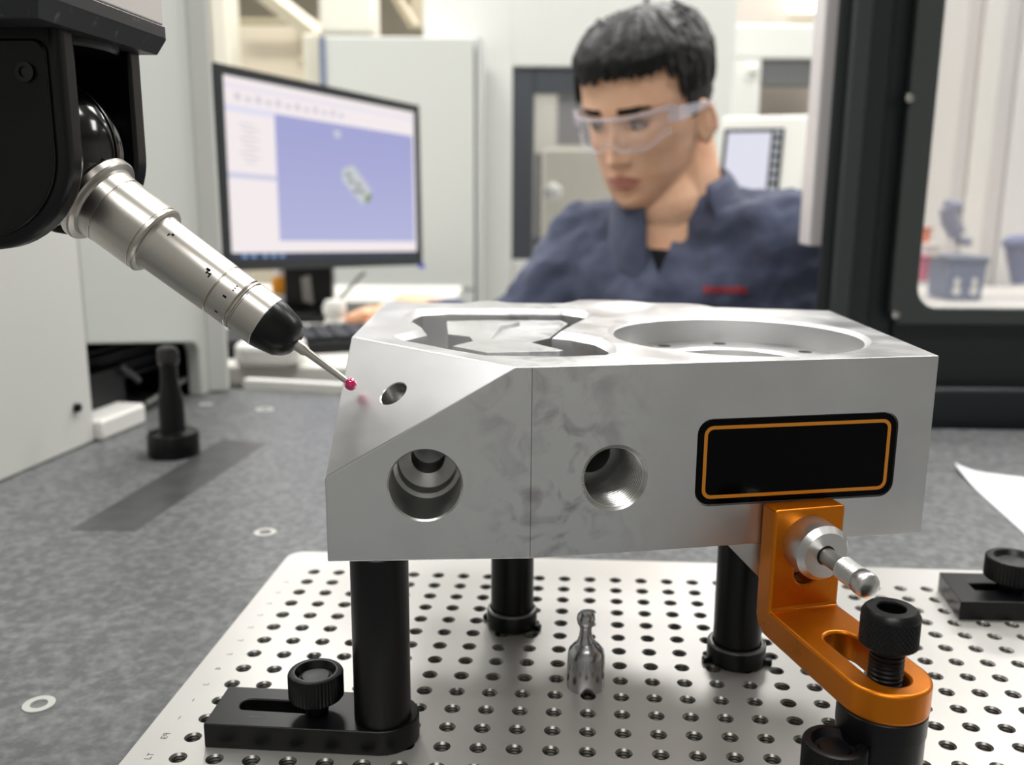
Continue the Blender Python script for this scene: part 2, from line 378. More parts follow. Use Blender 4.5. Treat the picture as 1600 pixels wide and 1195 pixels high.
blk = thing('machined_block', W(150, 110, zb), 'large milled aluminium block with pockets and bores, raised on black posts', 'workpiece')
bm = bmesh.new(); mbk = MB(PLATE); mbk.prism(foot, zb, zt)
body = mbk.build('body', [ALU, ALU_B], blk)
P1, P2, P3 = Vector((48.8, 13.7, 95.3)), Vector((111.4, 21.8, 132.3)), Vector((45.5, 75.2, 132.3))
nch = (P2-P1).cross(P3-P1).normalized()
if nch.z < 0: nch = -nch
org = blk.location/MM
bm.from_mesh(body.data)
pl = PLATE @ P1 - org; nr = PLATE.to_3x3() @ nch
bmesh.ops.bisect_plane(bm, geom=bm.verts[:]+bm.edges[:]+bm.faces[:], plane_co=pl*MM, plane_no=nr, clear_outer=True)
bmesh.ops.holes_fill(bm, edges=[e for e in bm.edges if e.is_boundary]); bmesh.ops.recalc_face_normals(bm, faces=bm.faces)
bmesh.ops.dissolve_limit(bm, angle_limit=.005, verts=bm.verts, edges=bm.edges)
bm.to_mesh(body.data); bm.free()
bv = body.modifiers.new('bevel', 'BEVEL'); bv.width = .5*MM; bv.segments = 2; bv.limit_method = 'ANGLE'; bv.angle_limit = math.radians(25)
apply_mods(body)
body.parent = None; body.location = blk.location         # cutters are in world space during the booleans
eBC = (PC-PB).normalized(); nBC = Vector((eBC.y, -eBC.x, 0)); eAB = (PB-PA).normalized(); nAB = Vector((eAB.y, -eAB.x, 0))
cuts = []
def cutl(prof, o, axis, seg=48, mi=1): c = MB(PLATE); c.cur = mi; c.lathe(prof, frame(o, axis), seg); return c
# smooth counterbored hole in the left face (depth measured into the metal)
pb = Vector((81.6, 17.95, 92.6))
cuts.append((cutl([(12.6, -2), (12.6, 0), (12.0, .6), (12.0, 22), (10.6, 23), (10.6, 30), (6.2, 33), (6.2, 46), (.05, 50)], pb, -nAB), 'DIFFERENCE'))
# threaded hole
ptd = Vector((144.3, 29.85, 93.3))
cuts.append((cutl([(11.7, -2), (11.7, 0), (10.9, .9), (10.9, 27), (7.6, 31), (7.6, 44), (.05, 48)], ptd, -nBC), 'DIFFERENCE'))
# hole in the sloped corner
pc = Vector((67.7, 36.4, 119.6)); pc = pc - nch*((pc-P1).dot(nch))
cuts.append((cutl([(5.3, -2), (5.3, 0), (5.0, .3), (5.0, 13), (.05, 15)], pc, -nch, 40), 'DIFFERENCE'))
# large shallow bore with ring floor, centre bore and three holes
cb = Vector((194, 102, zt))
cuts.append((cutl([(51.2, -2), (51.2, 0), (49.3, 1.1), (48.8, 1.2), (48.8, 10.9), (31, 10.9), (30, 11.8), (30, 24), (.05, 24)][:], cb, (0, 0, -1), 96, 0), 'DIFFERENCE'))
for a in (35, 90, 128, 215, 270, 325):
    cuts.append((cutl([(2.9, 9), (2.9, 18), (.05, 19)], cb+Vector((41*math.cos(math.radians(a)), 41*math.sin(math.radians(a)), 0)), (0, 0, -1), 20), 'DIFFERENCE'))
# conical dish at the back
cuts.append((cutl([(16.6, -2), (16.6, 0), (9, 3.2), (7.5, 3.4), (7.5, 9), (.05, 9)], Vector((154.5, 184.5, zt)), (0, 0, -1), 48, 0), 'DIFFERENCE'))
# irregular pocket
inner_p = [(57.3, 125), (56.0, 143), (57.5, 157), (69, 163), (123.5, 167.5), (131, 162), (135.6, 152), (126.9, 124), (120.5, 96.5), (127.5, 93.2), (137.6, 82.5), (142.3, 66.8), (142.0, 54.5), (139.5, 49.2), (126.3, 44.3), (99.6, 43.2), (85.2, 54.4), (78.6, 60.9), (65.6, 72.8), (62.0, 81), (69.5, 99), (63.7, 119)]
outer_p = [(54.3, 122), (53, 144), (54.8, 160), (68, 166.5), (124.4, 171.4), (133.6, 164.5), (138.6, 152), (129.6, 123), (124.0, 99.2), (129.5, 96.4), (140.4, 84.6), (145.2, 67.0), (144.6, 53.5), (140.5, 47.6), (126.3, 43.0), (99.2, 41.9), (84.2, 53.2), (77.6, 59.6), (64.4, 70.6), (59.2, 80.4), (66.3, 99.5), (61.0, 116)]
cuts.append((MB(PLATE).prism(inner_p, zt-20, zt-2.4), 'DIFFERENCE'))
cuts.append((MB(PLATE).prism(inner_p, zt-2.5, zt+.02, top=outer_p), 'DIFFERENCE'))
isl = [(70, 152), (92, 158), (122.4, 160.5), (126.2, 151), (119.2, 108), (112, 96.5), (125.4, 79.5), (124, 77), (97.1, 70.7), (82, 84.1), (88.6, 97.2), (86.0, 107.8), (76.1, 113.4)]
cuts.append((MB(PLATE).prism(isl, zt-22, zt-4.2), 'UNION'))
bowl = [(95.5, 104), (97, 140), (104, 152), (121, 156), (123.6, 149), (117.2, 108), (111, 99.5), (102, 98)]
cuts.append((MB(PLATE).prism(bowl, zt-6, zt-4, top=[((x-108)*1.06+108, (y-125)*1.04+125) for x, y in bowl]), 'DIFFERENCE'))
# recess for the name plate
s0, s1, q0, q1 = 57.8, 133.0, 81.3, 112.6
cpl = PB+eBC*((s0+s1)/2)
FP = frame((cpl.x, cpl.y, (q0+q1)/2), nBC, (eBC.x, eBC.y, 0))
cuts.append((MB(PLATE).prism(rrect(s1-s0, q1-q0, 5.4), -1.6, 2, FP), 'DIFFERENCE'))
nm_ = (nBC+nAB).normalized(); cuts.append((MB(PLATE).prism([tuple(PB.to_3d().xy+(nm_*a+Vector((-nm_.y, nm_.x, 0))*b).xy) for a, b in ((-.35, 0), (.6, -.32), (.6, .32))], zb-2, zt+2), 'DIFFERENCE'))
boolean(body, cuts)
body.parent = blk; body.location = (0, 0, 0)
resmooth(body, 28)
body.data.materials.append(ALU_F); nw_ = PLATE_0.to_3x3() @ nch
for p_ in body.data.polygons:
    if p_.normal.dot(nw_) > .995: p_.material_index = 2
soft(body)
# thread rings inside the threaded hole
th = MB(PLATE); th.lathe(thread(10.95, .9, 25, 1.6, .85), frame(ptd, -nBC), 64, cap=False)
th.build('thread', ALU_B, blk, ang=80)
pl_ = MB(PLATE); pl_.prism(rrect(s1-s0-.9, q1-q0-.9, 5.0), -1.5, -.25, FP); npl = tag(pl_.build('nameplate', NPB, blk, bevel=.25), 'glossy black blank nameplate with a thin orange border')
ob = MB(PLATE); r1 = rrect(s1-s0-5.2, q1-q0-5.2, 3.3); r2 = rrect(s1-s0-7.7, q1-q0-7.7, 2.2); nn = len(r1)
ob.add([(x, y, -.22) for x, y in r1]+[(x, y, -.22) for x, y in r2]+[(x, y, -.3) for x, y in r1]+[(x, y, -.3) for x, y in r2],
       [(k, (k+1) % nn, nn+(k+1) % nn, nn+k) for k in range(nn)]+[(k, 2*nn+k, 2*nn+(k+1) % nn, (k+1) % nn) for k in range(nn)]+[(nn+k, nn+(k+1) % nn, 3*nn+(k+1) % nn, 3*nn+k) for k in range(nn)], FP)
build_under(ob, 'border_line', mat('orange_ink', (206, 128, 24), .4), npl)
gs = MB(PLATE @ T(0, 56, 0) @ Matrix.Rotation(PI/2, 4, 'X')); gs.prism([(184, zb), (216, zb), (216, 40), (206, 44)], 0, 9); gs.build('gusset', ALU_C, blk)

# ================================================================== POSTS AND CLAMPS
PLATE = PLATE_0
def knob(mb_root, o, r, h, stem_z, parent, ax=(0, 0, 1)):
    k = MB(PLATE)
    pr = [(r*.96, 0), (r, .5), (r, h-1.0), (r*.95, h-.3), (r*.86, h), (r*.74, h), (r*.60, h-2.4), (r*.52, h-2.6), (r*.48, h-1.8), (.05, h-1.5)]
    k.lathe(pr, frame(o, ax), 96, rad=lambda rr, j, i: rr*(1.0 if not (1 <= j <= 2) else (1.0 if i % 2 else .955)))
    o2 = k.build('thumb_screw', BLK, parent, ang=25)
    st = MB(PLATE); st.lathe([(r*.42, stem_z-o[2]), (r*.42, -1.6), (r*.62, -1.5), (r*.62, .1)], frame(o, ax), 24); build_under(st, 'stem', BLK, o2)
    return o2
def slotted_bar(poly, slot, z0, z1, parent, M=PLATE):
    b = MB(M); b.prism(poly, z0, z1); o = b.build('slotted_bar', BLK, parent)
    o.parent = None; loc = parent.location.copy(); o.location = loc
    boolean(o, [(MB(M).prism(slot, z0-5, z1+5), 'DIFFERENCE')]); o.parent = parent; o.location = (0, 0, 0)
    bv = o.modifiers.new('bevel', 'BEVEL'); bv.width = .5*MM; bv.segments = 2; bv.limit_method = 'ANGLE'; bv.angle_limit = math.radians(40); bv.use_clamp_overlap = False
    resmooth(o, 30); soft(o); return o
def arc(cx, cy, r, a0, a1, n=12): return [(cx+r*math.cos(math.radians(a0+(a1-a0)*k/n)), cy+r*math.sin(math.radians(a0+(a1-a0)*k/n))) for k in range(n+1)]
# front left post on a slotted foot
fl = thing('slotted_standoff', W(60, 18, 0), 'front left black post on a slotted foot bar held by a knurled thumb screw', 'support post')
slotted_bar([(6.0, 5.6), (65, 5.6)]+arc(66, 18, 12.4, -88, 88)+[(65, 30.4), (5.6, 30.4)], [(14.5, 15.2)]+[(40, 15.2)]+arc(40, 18.9, 3.7, -80, 80, 8)+[(40, 22.6), (19, 22.6)]+arc(18, 18.9, 3.7, 100, 260, 8), 0, 9, fl)
MB(PLATE).lathe([(9.7, 8.5), (9.8, 9.2), (9.8, ZP-.3), (9.5, ZP)], T(66, 16.4, 0), 48).build('post', BLK, fl)
knob(None, Vector((42.3, 17.6, 14.6)), 9.6, 9.6, 0, fl)
e_ = MB(PLATE)
for k in range(7):
    strokes(e_, [((k*.75), 0, k*.75+.3, 1.0+.3*(k % 2)), (k*.75+.3, 1, k*.75+.6, .1)], (20, 10.6), 1.15, .09)
e_.M = I4
for v_ in e_.v: v_.z += 9.03
e_.build('etched_mark', mat('worn_etching', (120, 122, 130), .6), fl)

def plain_post(x, y, r, rc_, label, tabs):
    t = thing('support_post', W(x, y, 0), label, 'support post', None)
    MB(PLATE).lathe([(r, 6), (r, ZP-.6), (r-.4, ZP)], T(x, y, 0), 40).build('post', BLK, t)
    MB(PLATE).lathe([(rc_-1.2, 0), (rc_, .8), (rc_, 7.4), (rc_-.5, 8.2), (r+.3, 8.3), (r+.1, 6.2)], T(x, y, 0), 48).build('collar', BLK_S, t)
    MB(PLATE).lathe([(rc_-.05, 7.6), (rc_-.45, 8.3), (rc_-1.1, 8.5), (r+.5, 8.45)], T(x, y, 0), 48, cap=False).build('collar_rim', mat('worn_edge', (120, 120, 120), .3, .6), t)
    for a in tabs:
        tb = MB(PLATE @ T(x, y, 0) @ Matrix.Rotation(math.radians(a), 4, 'Z')); tb.box(rc_-1, rc_+2.6, -1.6, 1.6, 0, 2.4); tb.build('tab', BLK_S, t, bevel=.5)
plain_post(104.6, 106.5, 9.3, 11.0, 'black support post with a collar standing second from the left', (-20, 160))
plain_post(198.5, 83.5, 9.6, 11.8, 'black collared support post standing behind the orange bracket', (-15, 195))

# ================================================================== ORANGE BRACKET ON ITS POST
PLATE = PLATE_1
u_, v_ = Vector((.949, .315, 0)).normalized(), Vector((.315, -.949, 0)).normalized()
BR = PLATE @ Matrix(((u_.x, v_.x, 0, 196.6), (u_.y, v_.y, 0, 42.1), (0, 0, 1, 0), (0, 0, 0, 1)))   # local: x across, y toward the viewer, z up
bp = thing('bracket_post', BR @ Vector((13.5, 55, -6.06)), 'thick black post standing under the rounded end of the orange bracket', 'support post')
MB(BR).lathe([(13.0, 6), (13.0, 27.5), (13.3, 27.8), (13.3, 34.6), (12.8, 35)], T(13.5, 55, 0), 48).build('post', BLK, bp)
MB(BR).prism(rrect(70, 25, 12), -6.06, 4, T(-8, 57, 0)).build('foot_bar', BLK, bp, bevel=.5)
knob(None, (PLATE.inverted() @ (BR @ Vector((-4.4, 58.5, 15.5)))), 9.6, 11.5, 3, bp)
ob = thing('clamp_bracket', BR @ Vector((13.5, 4.5, 35)), 'orange anodised angle bracket pressing on the block beside the nameplate', 'bracket')
LB = MB(BR @ Matrix(((0, 0, 1, 0), (1, 0, 0, 0), (0, 1, 0, 0), (0, 0, 0, 1))))      # profile (y, z) extruded along x
LB.prism([(0, 82), (9, 82), (9, 45.6), (9.6, 45), (55, 45), (55, 35), (6, 35), (1.6, 37.2), (0, 41)], 0, 27)
bb = LB.build('bracket_body', ORANGE, ob); bb.parent = None; bb.location = ob.location
stad = MB(BR).prism(arc(13.5, 55, 13.5, 0, 180, 28)+[(0, 50), (27, 50)], 35, 45)
slot = MB(BR).prism(arc(13.5, 27+5.8, 5.8, 180, 360, 14)+arc(13.5, 57, 5.8, 0, 180, 14), 30, 50)
hole = MB(BR).lathe([(4.6, -5), (4.6, 14)], frame((13.8, 0, 58.5), (0, 1, 0)), 32)
boolean(bb, [(stad, 'UNION'), (slot, 'DIFFERENCE'), (hole, 'DIFFERENCE')]); bb.parent = ob; bb.location = (0, 0, 0)
bv = bb.modifiers.new('bevel', 'BEVEL'); bv.width = .9*MM; bv.segments = 2; bv.limit_method = 'ANGLE'; bv.angle_limit = math.radians(32); bv.use_clamp_overlap = False
resmooth(bb, 28); soft(bb)
AXP = frame((13.2, 9, 69.6), (0, 1, -.035))
pad = MB(BR).lathe([(9.6, -.2), (9.8, .3), (9.8, 9.2), (8.0, 11.4), (3.6, 11.5), (3.3, 11.2), (3.3, 8), (.05, 8)], AXP, 56).build('pressure_pad', ALU_C, ob, ang=25)
MB(BR).lathe([(2.9, 8), (2.9, 20.5), (3.5, 21.2)]+[(r, z) for r, z in thread(4.1, 21.6, 30.4, .9, .38)]+[(4.1, 31), (4.3, 31.4), (4.3, 34.0), (3.9, 35.0), (2.6, 35.7), (.05, 35.9)], AXP, 36).build('clamp_rod', ALU_C, ob, ang=50)
kn = MB(BR); K0 = 54.8; KH = 11.8; RO = 18; SG = 144
kp = [(8.0, 0), (8.6, .5)]+[(8.6, .9+k*(KH-3.3)/RO) for k in range(RO+1)]+[(8.6, KH-2.0), (7.9, KH-.7), (7.1, KH), (4.4, KH), (4.15, KH-.5)]
def kr(rr, j, i):
    if 2 <= j <= RO+2: return rr-(.3 if ((i+j) % 4 == 0 or (i-j) % 4 == 0) else 0)
    return rr
kn.lathe(kp, T(13.5, 55, K0), SG, rad=kr, cap=False)
kn.lathe([(4.15, KH-.5), (4.0, KH-6), (.05, KH-6)], T(13.5, 55, K0), 6 if False else SG, cap=False)
kn.lathe([(.05, 0), (8.0, 0)], T(13.5, 55, K0), SG, cap=False)
ks = kn.build('knurled_screw', BLK, ob, ang=22)
ss = MB(BR).lathe([(5.0, K0-55+0)]+[], None) if False else MB(BR)
ss.lathe([(5.1, 34.9)]+thread(5.2, 35.2, 53.6, 1.5, .55)+[(4.6, 54.2), (4.6, 54.9)], T(13.5, 55, 0), 36); build_under(ss, 'screw_thread', BLK, ks, ang=20)

# ================================================================== RIGHT SLOTTED CLAMP
PLATE = PLATE_0
rcl = thing('slotted_clamp', W(335, 143, 0), 'black slotted clamp bar with thumb screw at the far right of the plate', 'clamp')
slotted_bar([(304.6, 128), (372, 131), (371, 163), (307.3, 161)], [(316, 141.2)]+[(352, 142.6), (352, 150.2), (316, 148.8)], 0, 9, rcl)
knob(None, Vector((334.2, 145.8, 13.6)), 12.4, 10.5, 0, rcl)

# ================================================================== STEEL PIN
pin = thing('locating_pin', W(136.8, 55.6, 0), 'small polished steel shouldered pin standing alone on the plate', 'pin')
PM = PLATE @ T(136.8, 57.2, 0)
MB(PM).lathe([(7.0, 0), (7.2, .5), (7.2, 13), (6.7, 15.4), (4.9, 17.6), (3.6, 18.4), (3.3, 19)], None, 40).build('pin_body', PINM, pin)
tip = MB(PM); tip.lathe([(3.4, 18.6), (2.6, 21), (2.2, 24), (2.6, 25.5), (3.3, 26.6), (3.6, 28.2), (3.3, 29.8), (2.3, 31), (.05, 31.5)], T(-.4, 0, 0), 28); tip.build('pin_tip', PINM, pin)

# ================================================================== PROBE HEAD
PLATE = PLATE_1
ph = thing('probe_head', W(-55, 51, 195), 'black articulated measuring probe head with silver body and ruby tipped stylus', 'probe')
BALL = Vector((51.3, 43.3, 120.8)); HUB = Vector((-54.8, 51.4, 195.3)); AX_ = (HUB-BALL).normalized(); ALEN = (HUB-BALL).length
PF = frame(BALL, AX_, (0, 1, 0))
def along(x, y): # distance along the axis measured from the ball
    return (Vector((x, y, 0))).length
L_st, L_cone, L_r3, L_body, L_col, L_seam, L_fl = [(Vector(p)-BALL).dot(AX_) for p in ((30, 45, 136.2), (21.3, 45.5, 141.6), (13.3, 46.1, 147.1), (5, 46.7, 152.8), (-18.8, 48.6, 169.7), (-33, 49.7, 179.5), (-39.4, 50.2, 184.3))]
MB(PLATE).sph((0, 0, 0), 2.3, 28, M=PF).build('ruby_ball', RUBY, ph)
MB(PLATE).lathe([(1.0, 1.8), (1.15, 3), (1.45, L_st-7.5), (2.1, L_st-6), (2.2, L_st-2), (2.2, L_st+2)], PF, 24).build('stylus', SATIN, ph)
MB(PLATE).lathe([(3.2, L_st-2.6), (4.6, L_st-2.2), (6.4, L_st-.6), (8.2, L_st+2.2), (9.4, L_cone-2.2), (9.7, L_cone-.6), (9.7, L_cone+.5)], PF, 40).build('tip_cone', BLK_S, ph)
MB(PLATE).lathe([(9.6, L_cone), (9.9, L_cone+.3), (9.9, L_r3-.6), (9.6, L_r3-.3)], PF, 48).build('tip_ring', SATIN, ph)
MB(PLATE).lathe([(9.1, L_r3-.5), (9.1, L_r3+.4), (9.7, L_r3+.5), (9.8, L_r3+1.1), (9.3, L_r3+1.6), (9.8, L_r3+2.0), (9.8, L_body-.5), (9.4, L_body-.2), (9.4, L_body+.15)], PF, 48).build('middle_ring', SATIN, ph)
pbody = MB(PLATE).lathe([(9.5, L_body), (9.9, L_body+.25), (10.3, L_col-2.2), (10.9, L_col-.7), (11.4, L_col)], PF, 56).build('probe_body', SATIN, ph)
MB(PLATE).lathe([(11.2, L_col-.9), (12.3, L_col-.8), (12.9, L_col-.1), (12.9, L_col+.9), (12.6, L_col+1.1), (12.6, L_col+1.3), (12.95, L_col+1.5), (13.0, L_seam-.3), (12.7, L_seam-.1), (12.7, L_seam+.15), (13.05, L_seam+.35), (13.3, L_fl-3.4), (13.9, L_fl-2.6), (15.9, L_fl-2.2), (16.3, L_fl-1.6), (16.3, L_fl+.6), (15.6, L_fl+1.8), (12, L_fl+2.6)], PF, 64).build('collar', SATIN, ph, ang=24)
# small printed ticks on the barrel
tk = MB(PLATE)
def tick(r, l, a, w, h):
    a = math.radians(a); da = w/2/r
    vs = [PF @ Vector(((r+.04)*math.cos(a+s), (r+.04)*math.sin(a+s), l+t)) for s, t in ((-da, -h/2), (da, -h/2), (da, h/2), (-da, h/2))]
    tk.add(vs, [(0, 1, 2, 3), (3, 2, 1, 0)])
for (r, l, a, w, h) in ((10.0, L_body+5, 214, .9, 1.6), (10.0, L_body+3.4, 206, 1.8, .5), (10.0, L_body+3.9, 208, .5, 1.5), (10.0, L_body+4.8, 210, 1.8, .5), (10.3, L_col-7, 228, .9, .9), (10.3, L_col-6, 223, 1.2, .5), (9.82, L_r3+4, 216, .5, .5), (9.82, L_r3+4, 222, .5, .5), (9.82, L_r3+4, 210, .5, .5), (9.82, L_r3+5, 190, .7, 1.4), (9.82, L_r3+5, 150, .6, 1.2)):
    tick(r, l, a, w, h)
tk.build('printed_ticks', BLK_D, ph)
# swivel ball between the two cheeks
MB(PLATE).sph((0, 0, 0), 25.5, 48, M=T(-56.6, 50.5, 200)).build('swivel_ball', BLK_G, ph)
MB(PLATE).lathe([(25.9, -.5), (25.9, .5)], frame((-56.6, 50.5, 200), (0, 1, 0)), 48, cap=True).build('swivel_seam', BLK_S, ph)
# housing: U shaped cheeks hanging from a round cap; local x across, y depth, z up
HX, HR = -61.5, 29.5
def cheek(y0, y1, r, inset=0):
    out = arc(HX, 199, r, 180, 360, 28)
    prof = [(HX-r, 247)]+out+[(HX+r, 247)]
    c = MB(PLATE @ T(0, y1, 0) @ Matrix.Rotation(PI/2, 4, 'X')); c.prism(prof, 0, y1-y0); return c
cheek(18, 29, 31).build('front_cheek', BLK_S, ph, bevel=3.2, seg=3)
cheek(69.5, 78, 28.5).build('rear_cheek', BLK_S, ph, bevel=1.2)
MB(PLATE).box(HX-30, HX-16, 24, 76, 196, 247).build('spine', BLK_S, ph, bevel=2)
cp = MB(PLATE @ T(0, 18.6, 0) @ Matrix.Rotation(PI/2, 4, 'X')); cp.prism([(HX-27, 233)]+arc(HX, 199, 27, 180, 360, 24)+arc(HX+23, 229, 4, 0, 90, 5), 0, 2.2)
cov = cp.build('cover_panel', BLK_S, ph, bevel=.8)
build_under(MB(PLATE).lathe([(3.0, 0), (3.0, 1.4), (1.6, 1.5), (1.4, .8), (.05, .8)], frame((HX+20.5, 16.6, 223), (0, -1, 0)), 24), 'screw', BLK_G, cov)
MB(PLATE).lathe([(30.5, 233.5), (31.5, 234.5), (31.5, 249), (30.5, 250)], T(HX, 48.5, 0), 64).build('neck_ring', BLK_S, ph)
# mounting plate with bevelled lower edge, and the silver quill above it
ex, ey = -24.2, 81.5
MB(PLATE).prism([(-104, 2), (ex-3, 2), (ex-3, ey-2), (-104, ey-2)], 236.3, 242, top=[(-104, -2), (ex, -2), (ex, ey), (-104, ey)]).build('plate_bevel', BLK_P, ph)
MB(PLATE).prism([(-104, -2), (ex, -2), (ex, ey), (-104, ey)], 241.9, 246.6).build('mounting_plate', BLK_P, ph, bevel=.4)
MB(PLATE).box(-104, ex-.5, -2, ey-.5, 246.9, 420).build('quill', mat('quill_silver', (218, 211, 208), .4, .1), ph, bevel=.6)

# ================================================================== DATUM POST
PLATE = PLATE_0
dp0 = pz(265, 715, -10); dp0.y += 10
dp = thing('datum_post', dp0, 'slim black turned datum post with a round base on the granite', 'post')
DM = T(dp0.x, dp0.y, -10)
MB(DM).lathe([(18.4, 0), (18.8, .6), (18.8, 15.5), (17.6, 17.4), (11.5, 18.2), (10.4, 18.6)], None, 48).build('base', BLK_S, dp)
MB(DM).lathe([(9.8, 18), (9.6, 20), (9.4, 41), (7.0, 52), (6.3, 58), (6.3, 69)], None, 32).build('shaft', BLK_S, dp)
MB(DM).lathe([(6.3, 68.8), (7.6, 70.4), (7.8, 78), (6.6, 81), (4, 82.4), (.05, 82.8)], None, 32).build('cap', mat('polished_black', (58, 56, 56), .15, .6), dp)

# ================================================================== PAPER
pp = [pz(1490, 734, -10), pz(1640, 752, -10), pz(1640, 870, -10)]
pe = pp[0]+(pp[2]-pp[0])*.97
mp = MB(); nxy = 14
for lay in (.6, 0.1):
    vs = []
    for a in range(nxy+1):
        for b in range(nxy+1):
            P = pp[0] + (pp[1]-pp[0])*(a/nxy) + (pp[2]-pp[0])*(b/nxy)
            lift = 5*max(0, 1-(a+b)/5)**2
            vs.append((P.x, P.y, -10+lay+lift))
    fs = [(a*(nxy+1)+b, (a+1)*(nxy+1)+b, (a+1)*(nxy+1)+b+1, a*(nxy+1)+b+1) for a in range(nxy) for b in range(nxy)]
    mp.add(vs, fs if lay < .3 else [f[::-1] for f in fs])
tag(mp.build('paper_sheet', PAPER), 'white paper sheet with a curled corner lying on the granite at right', 'paper')
# ================================================================== MACHINE PANELS AT LEFT
bl = thing('bridge_leg', (-420, 540, -10), 'tall white machine leg with a small black screw at the left edge', 'machine')
MB().prism([(-402, 290), (-329, 709), (-540, 745), (-640, 330)], -9.9, 900).build('leg_cover', mat('leg_white', (222, 222, 217), .4), bl, bevel=2)
sp = pt(125, 637, 688); MB().lathe([(3.4, -2), (3.4, 1.2), (1.8, 1.4), (1.6, .4), (.05, .4)], frame((sp.x-1.5, sp.y, sp.z), (1, -.17, 0)), 20).build('screw', BLK_S, bl)
mc = thing('machine_column', (-330, 800, -10), 'pale grey machine column with a dark opening above the granite', 'machine')
A_, B_ = Vector((-331, 713, 0)), Vector((-296, 884, 0)); tdir = (B_-A_).normalized(); ndir = Vector((tdir.y, -tdir.x, 0))
WF = Matrix(((tdir.x, 0, ndir.x, A_.x), (tdir.y, 0, ndir.y, A_.y), (0, 1, 0, 0), (0, 0, 0, 1)))     # x along wall, y up, z out
MB(WF).prism([(0, 67), (150, 44)]+[(158, 41), (162, 35), (163, 27), (163, -9.8), (176, -9.8), (176, 900), (0, 900)], -14, 0).build('panel', PALE, mc, bevel=1.5)
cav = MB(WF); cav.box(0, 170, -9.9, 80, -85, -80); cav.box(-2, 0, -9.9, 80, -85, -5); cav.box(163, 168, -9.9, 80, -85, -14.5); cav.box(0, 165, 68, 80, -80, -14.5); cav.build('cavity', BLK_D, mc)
bw = MB(WF)
for k in range(6): bw.box(2, 162, 46-k*5.5, 49.5-k*5.5, -70, -40+(k % 2)*4)
bw.build('bellows', mat('bellows_rubber', (30, 33, 36), .6), mc)
MB(WF).box(2, 70, -9.8, 36, -60, -18).build('guard_box', mat('cavity_black', (12, 13, 16), .6), mc, bevel=1)
t_ = MB(WF); t_.tube([(62, 37, -16), (74, 28, -14), (84, 20, -14)], 2.6); t_.build('bracket_bar', mat('dull_grey', (92, 92, 94), .4, .5), mc)
t_ = MB(WF); t_.tube([(92, -3, -15), (160, 6, -15)], 2.4); t_.build('guide_rail', mat('worn_rail', (128, 128, 124), .35, .6), mc)
MB(WF).prism([(-4, -30), (60, -30), (60, 4), (56, 9), (-4, 9)], -9.9, 7, Matrix(((1, 0, 0, 0), (0, 0, 1, 0), (0, 1, 0, 0), (0, 0, 0, 1)))).build('white_foot', WHITE2, mc, bevel=2.5)
MB().prism([(-296.5, 885), (-277, 891), (-291, 930), (-310, 930)], -9.9, 900).build('corner_post', mat('corner_white', (216, 217, 213), .4), mc, bevel=3)
rr_ = MB(); rr_.prism([(-268, 905), (110, 826), (113, 838), (-265, 917)], -14, -.5); rr_.build('rear_rail', WHITE2, gt, bevel=1)

# ================================================================== DESK AND WHAT STANDS ON IT
DZ = -5
dk = thing('desk', (-400, 1400, FLOOR_Z), 'pale desk carrying the monitor behind the granite table', 'desk')
MB().box(-800, -100, 1000, 1850, DZ-22, DZ).build('desktop', mat('desk_top', (222, 220, 212), .4), dk, bevel=3)
MB().box(-790, -110, 1008, 1030, DZ-130, DZ-22).build('apron', mat('desk_apron', (186, 183, 172), .5), dk, bevel=1)
for (x, y) in ((-780, 1040), (-150, 1040), (-780, 1800), (-150, 1800)): MB().box(x, x+40, y, y+40, FLOOR_Z, DZ-22).build('leg', GREYP, dk)
# monitor
TL = pt(335, 97, 1230); BLc = pt(370, 420, 1230); TR = pt(655, 165, 1600)
ex_ = (TR-TL).normalized(); dn = (BLc-TL); dn = (dn-ex_*dn.dot(ex_)).normalized(); Hm = 262; Wm = (TR-TL).length; nz_ = dn.cross(ex_)
if nz_.y > 0: nz_ = -nz_
MF = Matrix(((ex_.x, dn.x, nz_.x, TL.x), (ex_.y, dn.y, nz_.y, TL.y), (ex_.z, dn.z, nz_.z, TL.z), (0, 0, 0, 1)))
base_c = MF @ Vector((Wm*.485, Hm+60, -40)); base_c.z = DZ
mo = thing('monitor', base_c, 'wide black framed monitor showing a part model on a violet screen', 'monitor')
MB(MF).box(0, Wm, 0, Hm, -34, -4).build('back_shell', BEZEL, mo, bevel=4)
bz = MB(MF); bz.box(0, Wm, 0, 12, -5, 0); bz.box(0, Wm, Hm-15, Hm, -5, 0); bz.box(0, 13, 12, Hm-15, -5, 0); bz.box(Wm-11, Wm, 12, Hm-15, -5, 0)
bz.build('bezel', BEZEL, mo)
sx, sy, sw, sh = 13, 12, Wm-24, Hm-27
def scr(name, rgb, u0, v0, u1, v1, z, e=1.0, parent=None):
    mm = mat('screen_'+name, rgb, .5, 0, .2, 0, e)
    mm.node_tree.nodes['Principled BSDF'].inputs['Base Color'].default_value = (.01, .01, .01, 1)
    b = MB(MF); b.box(sx+sw*u0, sx+sw*u1, sy+sh*v0, sy+sh*v1, z-.25, z)
    return b.build(name, mm, mo) if parent is None else build_under(b, name, mm, parent)
scn = scr('screen', (247, 238, 240), 0, 0, 1, 1, -3.4, .95)
scr('viewport', (160, 162, 209), .222, .165, .985, .895, -2.9, 1, scn)
for k in range(8): scr('viewport_band_%d' % k, (162+2*k, 164+2*k, 210+k), .222, .26+k*.0794, .985, .26+(k+1)*.0794, -2.87, 1, scn).name = 'viewport_band'
scr('toolbar', (226, 222, 236), 0, .045, 1, .06, -2.9, 1, scn)
scr('side_divider', (204, 204, 226), 0, .52, .222, .55, -2.9, 1, scn)
scr('header_band', (222, 220, 240), 0, .155, .222, .19, -2.9, 1, scn)
